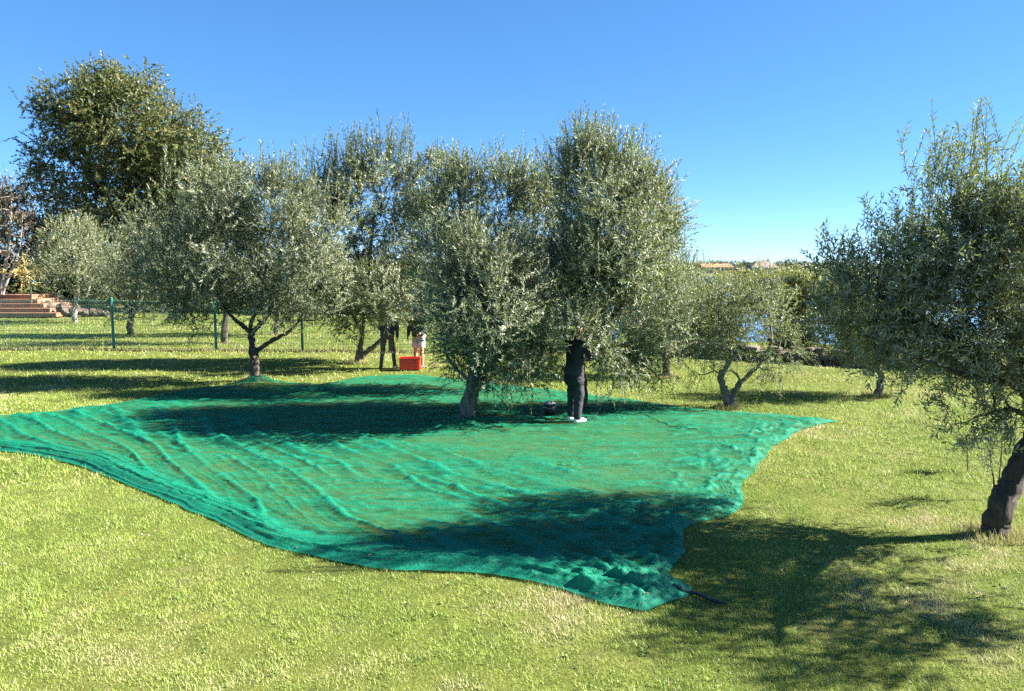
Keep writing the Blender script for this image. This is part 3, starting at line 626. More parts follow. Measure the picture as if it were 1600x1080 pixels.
# background
make_tree('broadleaf_tree', 'tall broadleaf tree with thinning autumn leaves against the sky behind the olives', (215, 484),
    [(200, 205, 100, 80), (120, 185, 60, 55), (280, 250, 72, 72), (335, 300, 48, 58), (105, 270, 45, 55), (195, 320, 90, 60), (255, 360, 80, 55), (150, 140, 28, 26), (330, 370, 45, 50), (190, 130, 40, 20), (116, 92, 5, 5, 0, 2.0)],
    820, 13, 13, 0.17, 0.10, M_DECID, M_BARK_DK,
    [([(215, 484), (212, 430), (205, 380), (200, 320), (195, 250), (170, 160)], 0.30, 0.06), ([(206, 390), (170, 320), (130, 260), (110, 200)], 0.16, 0.05), ([(203, 370), (250, 310), (280, 250)], 0.16, 0.05), ([(206, 395), (270, 350), (330, 310)], 0.14, 0.05), ([(165, 190), (135, 125), (117, 92)], 0.05, 0.02)],
    Y=48, quad=False, up=0.25, out=0.5, rnd=0.7, slen=(0.5, 1.1), clump_r=0.45, cat='tree', twig=0.015, trunk_r=0.3, root_z=0.4)
for k_, (bx, lb, lobs, mt_) in enumerate([
    (60, 'dark evergreen tree rising beside the left edge behind the pale olive', [(70, 330, 60, 65), (30, 380, 60, 70), (100, 390, 60, 55), (60, 440, 80, 40)], M_DARKLEAF),
    (165, 'dark evergreen mass under the tall broadleaf tree', [(150, 390, 60, 60), (190, 430, 60, 45), (220, 400, 60, 50), (130, 450, 50, 35)], M_DARKLEAF),
    (-60, 'dark evergreen tree partly outside the left picture edge', [(-60, 360, 80, 80), (-20, 430, 60, 50)], M_DARKLEAF)]):
    make_tree('evergreen_tree', lb, (bx, 478), lobs, 190, 11, 12, 0.20, 0.11, mt_, M_BARK_DK,
        [([(bx, 478), (bx + 3, 440), (bx + 5, 390)], 0.2, 0.08)], Y=52 + k_, quad=False, up=0.3, rnd=0.7, slen=(0.4, 0.9), clump_r=0.4, cat='tree', twig=0.012, root_z=0.5, group='dark evergreens behind the fence')
make_tree('bare_tree', 'half-bare tree with pale upswept branches and reddish leaves at the left edge', (4, 482),
    [(10, 330, 35, 50), (-25, 340, 45, 60), (25, 380, 25, 45), (-5, 300, 40, 28)], 90, 6, 9, 0.13, 0.07, M_PINKLEAF, M_BARK_PALE,
    [([(4, 482), (3, 455), (8, 420), (16, 360), (18, 300)], 0.14, 0.03), ([(4, 460), (15, 430), (30, 390), (36, 330)], 0.08, 0.02), ([(3, 460), (-5, 400), (-10, 320)], 0.09, 0.02), ([(5, 450), (22, 420), (45, 390)], 0.06, 0.02)],
    Y=44, quad=False, up=0.7, rnd=0.35, slen=(0.6, 1.3), clump_r=0.3, cat='tree', twig=0.018, root_z=0.35)
make_tree('yellow_shrub', 'yellowing drooping shrub at the terrace steps', (48, 470),
    [(46, 422, 14, 16)], 10, 7, 8, 0.26, 0.06, M_YELLOWLEAF, M_BARK_DK, [([(48, 470), (48, 445), (50, 415)], 0.06, 0.02)],
    Y=43, quad=False, up=0.2, droop=0.6, slen=(0.3, 0.6), clump_r=0.2, cat='shrub', root_z=0.35)
# shrubs beyond the stone wall
for lb, bx, lobs in [
    ('leafy shrub beyond the lawn edge seen behind the person in black', 880, [(880, 490, 55, 52), (850, 520, 40, 36)]),
    ('leafy shrub beyond the lawn edge directly behind the tallest tree', 965, [(960, 488, 55, 54), (1000, 515, 40, 38)]),
    ('yellow-green olive shrub right beside the tallest tree, beyond the stone wall', 1075, [(1075, 488, 45, 60), (1062, 450, 34, 28)]),
    ('yellow-green shrub beyond the wall, behind the small forked tree', 1135, [(1125, 468, 46, 40), (1115, 518, 45, 38)]),
    ('broad yellow-green shrub beyond the wall right of the far orange roof', 1200, [(1200, 464, 52, 34), (1228, 515, 32, 36)]),
    ('low yellow-green shrub beyond the wall touching the big right-hand crown', 1252, [(1258, 465, 38, 32), (1245, 535, 22, 24)]),
    ('shaded shrub beyond the wall behind the small crooked tree', 1345, [(1330, 470, 45, 40), (1350, 525, 40, 25)])]:
    make_tree('wild_shrub', lb, (bx, 556), lobs, 150, 12, 14, 0.09, 0.026, M_OLIVE_YG, M_BARK_DK,
        [([(bx, 556), (bx + 2, 535), (bx + 3, 505), (bx + 3, 470)], 0.06, 0.02)], 'shrubs beyond the stone wall', Y=26.5 - (bx - 1075) * 0.008, quad=False, up=0.5, clump_r=0.2, cat='shrub')
#SECTION3
# ------------------------------------------------------------------ hedge far behind the fence
def leaf_box(name, label, x0, x1, y0, y1, z1, count, size, m, cat):
    c = ((x0 + x1) / 2, (y0 + y1) / 2, float(gz((x0 + x1) / 2, (y0 + y1) / 2)))
    o = rng.random((count, 3)); o[:, 0] = x0 + (x1 - x0) * o[:, 0]; o[:, 1] = y0 + (y1 - y0) * o[:, 1]
    top = z1 * (0.75 + 0.5 * fbm(o[:, 0] * 0.9, o[:, 1] * 0.9, 3)); o[:, 2] = c[2] + top * (1 - (1 - o[:, 2])**1.4)
    a = norm(rng.normal(0, 1, (count, 3))); b = norm(np.cross(a, rng.normal(0, 1, (count, 3)))); s = size * rng.uniform(0.6, 1.3, (count, 1))
    V = np.stack([o - b * s * 0.3, o + b * s * 0.3, o + a * s], 1).reshape(-1, 3) - np.array(c)
    ob = link(name, mesh_np(name, V, np.arange(len(V)), 3, [m], attrs={'tint': np.repeat(np.clip(rng.normal(0.5, 0.25, count), 0, 1), 3)}), label=label, category=cat)
    ob.location = c; return ob
leaf_box('hedge', 'dark clipped hedge closing the lawn far behind the fence', -24, 3.5, 46.5, 48.2, 2.3, 26000, 0.20, M_DARKLEAF, 'hedge')

# ------------------------------------------------------------------ green wire fence
m_fence = plain('green fence coating', (0.02, 0.16, 0.12), 0.45, 0.15, 20)
m_wire = plain('green fence wire', (0.14, 0.32, 0.24), 0.4, 0.15, 20)
fpx = [-190, 15, 181, 343, 478]; fxy = []
FY = lambda x: 25.9 - 0.05 * (x + 13)
for q in fpx:
    xx = (q - 800) / F_PX * 26.2; fxy.append((xx, FY(xx)))
del fxy[1]
while fxy[-1][0] < 2.5: fxy.append((fxy[-1][0] + 3.0, FY(fxy[-1][0] + 3.0)))
fence = empty('wire_fence', (fxy[0][0], fxy[0][1], 0), 'green welded wire fence with round posts crossing the lawn on the left', 'fence')
F0 = np.array((fxy[0][0], fxy[0][1], 0.0)); FH = 1.72
for (x, y) in fxy:
    bm = bmesh.new()
    bmesh.ops.create_cone(bm, cap_ends=True, segments=12, radius1=0.042, radius2=0.042, depth=FH + 0.16, matrix=Matrix.Translation((0, 0, (FH + 0.16) / 2 - 0.08)))
    bmesh.ops.create_uvsphere(bm, u_segments=10, v_segments=6, radius=0.046, matrix=Matrix.Translation((0, 0, FH + 0.08)) @ Matrix.Diagonal((1, 1, 0.5, 1)))
    po = link('post', bm_mesh('post', bm, m_fence), fence); po.location = (x - F0[0], y - F0[1], float(gz(x, y)))
    for zc in (0.35, 0.95, 1.55):
        bm = bmesh.new(); bm_box(bm, (0, -0.045, zc), (0.05, 0.02, 0.04)); link('clamp', bm_mesh('clamp', bm, m_fence), po)
for a, b in zip(fxy[:-1], fxy[1:]):
    a = np.array(a); b = np.array(b); Ln = np.linalg.norm(b - a); d2 = (b - a) / Ln
    paths = []
    for s in np.arange(0.05, Ln - 0.03, 0.055):
        q = a + d2 * s; z = float(gz(*q))
        paths.append(([(q[0], q[1], z + 0.03), (q[0], q[1], z + FH)], (0.0055, 0.0055)))
    for z in np.arange(0.06, FH + 0.01, 0.2):
        qa = a + d2 * 0.03; qb = b - d2 * 0.03
        paths.append(([(qa[0], qa[1] - 0.004, float(gz(*qa)) + z), (qb[0], qb[1] - 0.004, float(gz(*qb)) + z)], (0.005, 0.005)))
    v_, f_ = tubes(paths, 4)
    link('mesh_panel', mesh_np('mesh_panel', v_ - F0, f_, 4, [m_wire]), fence)

# ------------------------------------------------------------------ dry stone wall, stone by stone
m_stone, nt, n, l, p = mat('dark field stone')
oi = n.new('ShaderNodeObjectInfo'); tn = noise(n, l, 9, 5, 0.65)
r_ = ramp(n, [(0.0, (0.09, 0.07, 0.055)), (0.5, (0.15, 0.115, 0.09)), (1.0, (0.23, 0.19, 0.15))]); l.new(oi.outputs['Random'], r_.inputs[0])
r2_ = ramp(n, [(0.3, (0.5, 0.5, 0.48)), (0.7, (1.1, 1.08, 1.0))]); l.new(tn.outputs[0], r2_.inputs[0])
mu = n.new('ShaderNodeMix'); mu.data_type = 'RGBA'; mu.blend_type = 'MULTIPLY'; mu.inputs[0].default_value = 1
l.new(r_.outputs[0], mu.inputs[6]); l.new(r2_.outputs[0], mu.inputs[7]); l.new(mu.outputs[2], p.inputs['Base Color']); p.inputs['Roughness'].default_value = 0.95
bump(n, l, tn.outputs[0], p, 0.7, 0.03)
def stone_mesh(nm, sd, m):
    r_s = random.Random(sd); bm = bmesh.new(); bmesh.ops.create_cube(bm, size=1.0)
    bmesh.ops.bevel(bm, geom=bm.edges[:], offset=0.16, segments=1, affect='EDGES')
    for v_ in bm.verts: v_.co += Vector([r_s.uniform(-0.07, 0.07) for _ in range(3)])
    return bm_mesh(nm, bm, m)
stones = [stone_mesh('stone', s, m_stone) for s in range(7)]
wa, wb = np.array((3.4, 25.6)), np.array((14.5, 18.6)); Wl = np.linalg.norm(wb - wa); wd = (wb - wa) / Wl; wang = math.atan2(wd[1], wd[0])
wall = empty('stone_wall', (wa[0], wa[1], 0), 'low dark dry-stone wall at the far right edge of the lawn', 'wall')
for course in range(3):
    s = -0.1 * course
    while s < Wl:
        w = rng.uniform(0.2, 0.44); hgt = rng.uniform(0.15, 0.21); q = wa + wd * (s + w / 2)
        if not (course == 2 and rng.random() < 0.22):
            st = link('stone', stones[rng.integers(7)], wall)
            st.location = (q[0] - wa[0] + rng.normal(0, 0.02), q[1] - wa[1] + rng.normal(0, 0.03), float(gz(*q)) + 0.06 + course * 0.165 + rng.normal(0, 0.012))
            st.scale = (w * 1.02, rng.uniform(0.32, 0.46), hgt); st.rotation_euler = (rng.normal(0, 0.08), rng.normal(0, 0.08), wang + rng.normal(0, 0.12))
        s += w * 0.97

# ------------------------------------------------------------------ terracotta terrace steps at the far left
m_terra = plain('terracotta paving', (0.29, 0.135, 0.078), 0.85, 0.3, 3, 0.3)
m_rock = plain('warm garden rock', (0.10, 0.07, 0.052), 0.9, 0.5, 4, 0.5)
tg = at(10, 497, 43.5); tz = float(gz(tg[0], tg[1]))
steps = empty('terrace_steps', (tg[0], tg[1], tz), 'flight of orange terracotta steps behind the fence at the left edge', 'steps')
for q in range(5):
    bm = bmesh.new(); bm_box(bm, (-0.55 * q - 0.2, 0.35 * q, 0.13 + 0.24 * q), (8.0, 3.0, 0.24)); bmesh.ops.bevel(bm, geom=bm.edges[:], offset=0.02, segments=1, affect='EDGES')
    link('step', bm_mesh('step', bm, m_terra), steps)
border = empty('rock_border', (tg[0] + 2.6, tg[1], tz), 'heap of brown rocks along the right side of the terracotta steps', 'rocks')
rocks = [stone_mesh('rock', 50 + q, m_rock) for q in range(6)]
for q in range(24):
    f = q / 23; rk = link('rock', rocks[q % 6], border)
    s = rng.uniform(0.25, 0.5); x = 3.4 * f + rng.normal(0, 0.15); y = -0.3 + rng.uniform(-0.5, 0.7)
    rk.location = (x, y, 0.10 + 0.5 * (1 - f) * rng.random()); rk.scale = (s * 1.3, s, s * 0.85); rk.rotation_euler = (rng.random(), rng.random(), rng.random() * 3)

# ------------------------------------------------------------------ far shore houses and wood
m_plast = plain('pale plaster', (0.40, 0.32, 0.27), 0.9, 0.1, 0.5); m_plast2 = plain('grey plaster', (0.28, 0.24, 0.21), 0.9, 0.1, 0.5)
m_roof_o = plain('orange roof tile', (0.40, 0.17, 0.10), 0.9, 0.2, 1.0); m_roof_g = plain('grey brown roof tile', (0.20, 0.155, 0.13), 0.9, 0.2, 1.0)
m_win = plain('dark window glass', (0.03, 0.035, 0.045), 0.15, 0.1, 1.0)
def house(label, pxc, pybase, Yd, w, dpt, hw, hr, mw, mr_, hip, nwin):
    c = at(pxc, pybase, Yd); root = empty('house', c, label, 'house', 'houses on the far shore')
    bm = bmesh.new(); bm_box(bm, (0, 0, (hw - 6) / 2), (w, dpt, hw + 6)); link('wall', bm_mesh('wall', bm, mw), root)
    bm = bmesh.new(); e = 0.7; k = hip * w / 2
    vv = [bm.verts.new(q) for q in ((-w / 2 - e, -dpt / 2 - e, hw), (w / 2 + e, -dpt / 2 - e, hw), (w / 2 + e, dpt / 2 + e, hw), (-w / 2 - e, dpt / 2 + e, hw), (-w / 2 - e + k, 0, hw + hr), (w / 2 + e - k, 0, hw + hr))]
    for f in ((3, 2, 1, 0), (0, 1, 5, 4), (2, 3, 4, 5), (1, 2, 5), (3, 0, 4)): bm.faces.new([vv[q] for q in f])
    rf = link('roof', bm_mesh('roof', bm, mr_), root)
    bm = bmesh.new(); bm_box(bm, (w * 0.22, 0, hw + hr * 0.9), (0.9, 0.9, 1.8)); link('chimney', bm_mesh('chimney', bm, mw), rf)
    for q in range(nwin):
        bm = bmesh.new(); bm_box(bm, (-w / 2 + (q + 0.5) * w / nwin, -dpt / 2 - 0.02, hw * 0.55), (1.1, 0.12, 1.5)); link('window', bm_mesh('window', bm, m_win), root)
house('long pale house with orange tiled roof on the far shore', 1117, 425, 446, 17, 9, 2.8, 2.1, m_plast, m_roof_o, 0.12, 5)
house('house with grey pyramid roof on the far shore', 1190, 424, 440, 15, 12, 2.2, 4.2, m_plast2, m_roof_g, 0.8, 3)
cnt = 1100; tx = rng.uniform(-150, 420, cnt); ty = rng.uniform(428, 500, cnt)
front = ((np.abs(tx - 119) < 11) | (np.abs(tx - 145) < 9)) & (ty < 452); tx, ty = tx[~front], ty[~front]; cnt = len(tx)
th = rng.uniform(2.2, 5.0, cnt) * (0.6 + 0.7 * fbm(tx * 0.05, ty * 0.05, 2)); tzb = hill_h(tx, ty)
K = 46; o = np.repeat(np.stack([tx, ty, tzb], -1), K, 0); hh_ = np.repeat(th, K)[:, None]
o = o + norm(rng.normal(0, 1, o.shape)) * np.array((0.75, 0.75, 0.55)) * hh_ * rng.random((len(o), 1))**0.5 + np.array((0, 0, 0.5)) * hh_
a = norm(rng.normal(0, 1, o.shape)); b = norm(np.cross(a, rng.normal(0, 1, o.shape)))
V = np.stack([o - b * 0.45, o + b * 0.45, o + a * 1.0], 1).reshape(-1, 3)
link('treeline', mesh_np('treeline', V, np.arange(len(V)), 3, [M_FARWOOD], attrs={'tint': np.repeat(rng.random(len(o)), 3)}), kind='stuff', label='low dark wood on the far shore around the houses', category='wood')

# ------------------------------------------------------------------ small plants on the lawn
make_tree('sapling', 'thin leafy sapling with two stems left of the thick leaning trunk', (1556, 782), [(1550, 715, 20, 24), (1568, 690, 22, 22)], 16, 5, 12, 0.05, 0.012, M_OLIVE, M_BARK_DK,
    [([(1556, 782), (1552, 750), (1546, 705)], 0.012, 0.006), ([(1556, 782), (1562, 740), (1566, 690)], 0.012, 0.005)], cat='sapling', clump_r=0.06, slen=(0.12, 0.3), twig=0.003)
make_tree('sapling', 'tiny sapling on a thin stem right of the crooked grey trunk', (1408, 618), [(1410, 590, 16, 12)], 9, 5, 10, 0.08, 0.02, M_OLIVE, M_BARK_DK,
    [([(1408, 618), (1409, 600), (1410, 584)], 0.012, 0.006)], cat='sapling', clump_r=0.06, slen=(0.12, 0.3), twig=0.004, droop=0.5)
make_tree('sapling', 'small plant on the grass under the low tip of the near crown', (1513, 735), [(1512, 712, 12, 12)], 9, 5, 10, 0.06, 0.015, M_OLIVE, M_BARK_DK,
    [([(1513, 735), (1512, 722), (1511, 705)], 0.010, 0.005)], cat='sapling', clump_r=0.06, slen=(0.1, 0.25), twig=0.003)

# ------------------------------------------------------------------ red crate
m_red = plain('red plastic', (0.70, 0.045, 0.02), 0.4, 0.08, 6); m_redin = m_red
def crate(px, py, rz):
    g = gnd(px, py); g[2] = float(gz(g[0], g[1])) + 0.02
    root = empty('harvest_crate', g, 'red plastic harvest crate on the lawn beside the two people', 'crate'); root.rotation_euler = (0, 0, rz)
    W, D, H, t = 0.60, 0.40, 0.31, 0.014
    bm = bmesh.new()
    bm_box(bm, (0, 0, t / 2 + 0.004), (W - 0.06, D - 0.06, t))
    for sx in (-1, 1): bm_box(bm, (sx * (W / 2 - 0.025), 0, H / 2), (t, D - 0.05, H - 0.01))
    for sy in (-1, 1): bm_box(bm, (0, sy * (D / 2 - 0.025), H / 2), (W - 0.065, t, H - 0.014))
    link('body', bm_mesh('body', bm, m_red), root)
    bm = bmesh.new()
    for sx in (-1, 1): bm_box(bm, (sx * (W / 2 - 0.016), 0, H + 0.006), (0.036, D, 0.032))
    for sy in (-1, 1): bm_box(bm, (0, sy * (D / 2 - 0.016), H + 0.006), (W - 0.074, 0.036, 0.030))
    link('rim', bm_mesh('rim', bm, m_red), root)
    for q in range(6):
        for sy in (-1, 1):
            bm = bmesh.new(); bm_box(bm, (-0.24 + q * 0.096, sy * (D / 2 - 0.012), H * 0.45), (0.014, 0.014, H * 0.82)); link('rib', bm_mesh('rib', bm, m_red), root)
    for sy in (-1, 1):
        bm = bmesh.new(); bm_box(bm, (0, sy * (D / 2 - 0.006), H * 0.80), (0.30, 0.016, 0.045)); bmesh.ops.bevel(bm, geom=bm.edges[:], offset=0.005, segments=1, affect='EDGES'); link('handle', bm_mesh('handle', bm, m_red), root)
    # olives in the crate
    return root
crate(641, 579, 0.05)

# ------------------------------------------------------------------ things on the net
NP = np.stack([nx_.ravel(), ny_.ravel()], -1); NZ = nz.ravel()
def net_z(x, y): return float(NZ[np.argmin((NP[:, 0] - x)**2 + (NP[:, 1] - y)**2)])
m_black = plain('black plastic', (0.018, 0.018, 0.02), 0.5, 0.2, 10); m_grey = plain('pale grey cloth', (0.36, 0.35, 0.34), 0.8, 0.25, 14, 0.4)
def lathe(prof, seg=24):
    bm = bmesh.new(); rings = []
    for r, z in prof: rings.append([bm.verts.new((r * math.cos(k * 2 * math.pi / seg), r * math.sin(k * 2 * math.pi / seg), z)) for k in range(seg)])
    for a, b in zip(rings[:-1], rings[1:]):
        for k in range(seg): bm.faces.new((a[k], a[(k + 1) % seg], b[(k + 1) % seg], b[k]))
    bm.faces.new(list(reversed(rings[0])))
    bm.faces.new(rings[-1])
    for f in bm.faces: f.smooth = True
    return bm
g = gnd(859, 653); g[2] = net_z(g[0], g[1])
bk = empty('bucket', g, 'black bucket with pale grey bundle on top, standing on the net', 'bucket')
link('body', bm_mesh('body', lathe([(0.095, 0), (0.118, 0.2), (0.112, 0.2), (0.09, 0.02)]), m_black), bk)
link('rim', bm_mesh('rim', lathe([(0.117, 0.178), (0.127, 0.182), (0.127, 0.202), (0.116, 0.207), (0.112, 0.2)]), m_black), bk)
bm = lathe([(0.10, 0.185), (0.105, 0.205), (0.085, 0.235), (0.045, 0.25), (0.01, 0.252)], 16)
for v_ in bm.verts: v_.co += Vector((random.uniform(-.008, .008), random.uniform(-.008, .008), random.uniform(-.006, .008)))
link('bundle', bm_mesh('bundle', bm, m_grey), bk)
an = np.linspace(0, np.pi, 14); v_, f_ = tubes([(np.stack([0.125 * np.cos(an), -0.04 - 0.09 * np.sin(an), 0.195 - 0.06 * np.sin(an)], -1), np.full(14, 0.004))], 6)
link('handle', mesh_np('handle', v_, f_, 4, [m_grey], smooth=True), bk)

def ground_tube(name, pxs, r, m, label, cat, lift=0.012, n_=60):
    c = curve_pts([gnd(*q) for q in pxs], n_)
    for q in c: q[2] = max(net_z(q[0], q[1]) if in_poly(np.array([q[0]]), np.array([q[1]]), net_poly)[0] else float(gz(q[0], q[1])) + 0.02, 0) + lift
    c[1:-1, 2] = (c[:-2, 2] + c[1:-1, 2] * 2 + c[2:, 2]) / 4 + 0.004
    v_, f_ = tubes([(c, np.full(len(c), r))], 6)
    return link(name, mesh_np(name, v_, f_, 4, [m], smooth=True), label=label, category=cat)
ground_tube('power_cable', [(926, 660), (950, 632), (975, 640), (1010, 655), (1040, 668), (1062, 674), (1090, 677)], 0.006, m_black, 'thin black cable trailing over the net from the worker to the right', 'cable')
ground_tube('black_strap', [(1052, 930), (1085, 932), (1105, 940), (1135, 948)], 0.014, m_black, 'short black strap lying at the near corner of the net', 'strap', 0.005, 20)
g = gnd(930, 637); z0 = net_z(g[0], g[1])
tp = [([(0, 0, 0.02), (0.02, 0, 0.08), (0.05, 0.01, 0.16)], (0.007, 0.006, 0.003)), ([(-0.07, 0, 0.03), (0.0, 0, 0.07), (0.09, 0, 0.10)], (0.005, 0.006, 0.003)), ([(0.06, 0.01, 0.02), (0.02, 0, 0.09), (-0.03, 0, 0.13)], (0.005, 0.006, 0.003))]
v_, f_ = tubes(tp, 6); tw_ = link('pale_twig', mesh_np('pale_twig', v_, f_, 4, [plain('peeled twig', (0.6, 0.58, 0.52), 0.7)], smooth=True), label='small pale broken twig on the net right of the person in black', category='twig'); tw_.location = (g[0], g[1], z0)

# ------------------------------------------------------------------ people
def surf(prims, cell, k=0.03, wob=0.0, wf=9.0):
    P = []
    for q in prims: P += [np.array(q[0], float) - q[2], np.array(q[0], float) + q[2], np.array(q[1], float) - q[3], np.array(q[1], float) + q[3]]
    lo = np.min(P, 0) - 0.04; hi = np.max(P, 0) + 0.04
    nn_ = np.ceil((hi - lo) / cell).astype(int) + 1
    Fd = np.full(nn_, 0.3, np.float32)
    for q in prims:
        a, b = np.array(q[0], float), np.array(q[1], float); ra, rb = q[2], q[3]; kk = q[4] if len(q) > 4 else k
        mlo = np.minimum(a - ra, b - rb) - 0.06; mhi = np.maximum(a + ra, b + rb) + 0.06
        i0 = np.maximum(0, ((mlo - lo) / cell).astype(int)); i1 = np.minimum(nn_, ((mhi - lo) / cell).astype(int) + 2)
        gx, gy, gz_ = np.meshgrid(*[lo[d_] + np.arange(i0[d_], i1[d_]) * cell for d_ in range(3)], indexing='ij')
        pa = np.stack([gx, gy, gz_], -1) - a; ba = b - a; L2 = max(ba @ ba, 1e-9)
        t = np.clip((pa @ ba) / L2, 0, 1)
        d = np.linalg.norm(pa - t[..., None] * ba, axis=-1) - (ra + (rb - ra) * t)
        s = np.s_[i0[0]:i1[0], i0[1]:i1[1], i0[2]:i1[2]]; f = Fd[s]
        hmx = np.clip(0.5 + 0.5 * (f - d) / kk, 0, 1); Fd[s] = f * (1 - hmx) + d * hmx - kk * hmx * (1 - hmx)
    if wob:
        gx, gy, gz_ = np.meshgrid(*[lo[d_] + np.arange(nn_[d_]) * cell for d_ in range(3)], indexing='ij')
        Fd = Fd + wob * (np.sin(gx * wf * 2.1 + gz_ * wf * 3.3 + 1) * np.sin(gy * wf * 2.7 - gz_ * wf * 1.9) + 0.6 * np.sin(gz_ * wf * 6.1 + gx * wf * 2.5) * np.sin(gx * wf * 4 + gy * wf * 3))
    ins = Fd < 0; C8 = [(i_, j_, k_) for i_ in (0, 1) for j_ in (0, 1) for k_ in (0, 1)]
    m = np.array(nn_) - 1; sl = lambda o_: np.s_[o_[0]:o_[0] + m[0], o_[1]:o_[1] + m[1], o_[2]:o_[2] + m[2]]
    cnt_ = sum(ins[sl(o_)].astype(np.int8) for o_ in C8); act = (cnt_ > 0) & (cnt_ < 8)
    idx = np.full(m, -1, np.int64); ac = np.argwhere(act); idx[act] = np.arange(len(ac))
    pos = np.zeros((len(ac), 3)); wsum = np.zeros(len(ac))
    for ax in range(3):
        for o_ in C8:
            if o_[ax]: continue
            o2 = list(o_); o2[ax] = 1
            f0 = Fd[sl(o_)][act]; f1 = Fd[sl(o2)][act]; ch = (f0 < 0) != (f1 < 0)
            t = np.where(ch, f0 / np.where(ch, f0 - f1, 1), 0); q = np.array(o_, float)[None].repeat(len(ac), 0); q[:, ax] = t
            pos[ch] += q[ch]; wsum[ch] += 1
    Vt = lo + (ac + pos / wsum[:, None]) * cell
    Q = []
    for ax in range(3):
        b1, b2 = [(1, 2), (2, 0), (0, 1)][ax]
        s0 = [slice(None)] * 3; s1 = [slice(None)] * 3; s0[ax] = slice(0, -1); s1[ax] = slice(1, None)
        ch = np.argwhere(ins[tuple(s0)] != ins[tuple(s1)])
        ch = ch[(ch[:, b1] > 0) & (ch[:, b2] > 0) & (ch[:, b1] < m[b1]) & (ch[:, b2] < m[b2]) & (ch[:, ax] < m[ax])]
        sg = ins[tuple(ch.T)]; qs = []
        for d1, d2 in ((-1, -1), (0, -1), (0, 0), (-1, 0)):
            c_ = ch.copy(); c_[:, b1] += d1; c_[:, b2] += d2; qs.append(idx[tuple(c_.T)])
        q = np.stack(qs, -1); q[~sg] = q[~sg][:, ::-1]; Q.append(q)
    return Vt, np.concatenate(Q)

m_skin = plain('skin', (0.50, 0.29, 0.20), 0.55, 0.12, 14); m_skin_r = plain('sunlit reddish skin', (0.52, 0.24, 0.16), 0.55, 0.12, 14)  # second skin is simply a redder tone
m_hair = plain('dark hair', (0.03, 0.02, 0.015), 0.5, 0.3, 40); m_eye = plain('eye', (0.03, 0.025, 0.02), 0.2)
m_blackc = plain('black cloth', (0.012, 0.012, 0.015), 0.8, 0.3, 9, 0.4); m_pants = plain('faded black trousers', (0.030, 0.028, 0.031), 0.85, 0.4, 7, 0.4)
m_navy = plain('navy jacket', (0.035, 0.045, 0.075), 0.75, 0.3, 9, 0.4); m_char = plain('charcoal leggings', (0.075, 0.065, 0.07), 0.8, 0.25, 9, 0.3)
m_shirt = plain('dark green shirt', (0.05, 0.06, 0.045), 0.85, 0.3, 9, 0.4); m_short = plain('pale grey shorts', (0.46, 0.47, 0.48), 0.85, 0.15, 9, 0.4)
m_wshoe = plain('white trainers', (0.72, 0.70, 0.66), 0.6, 0.1, 20); m_dshoe = plain('dark shoes with pale soles', (0.06, 0.055, 0.055), 0.6, 0.4, 20)

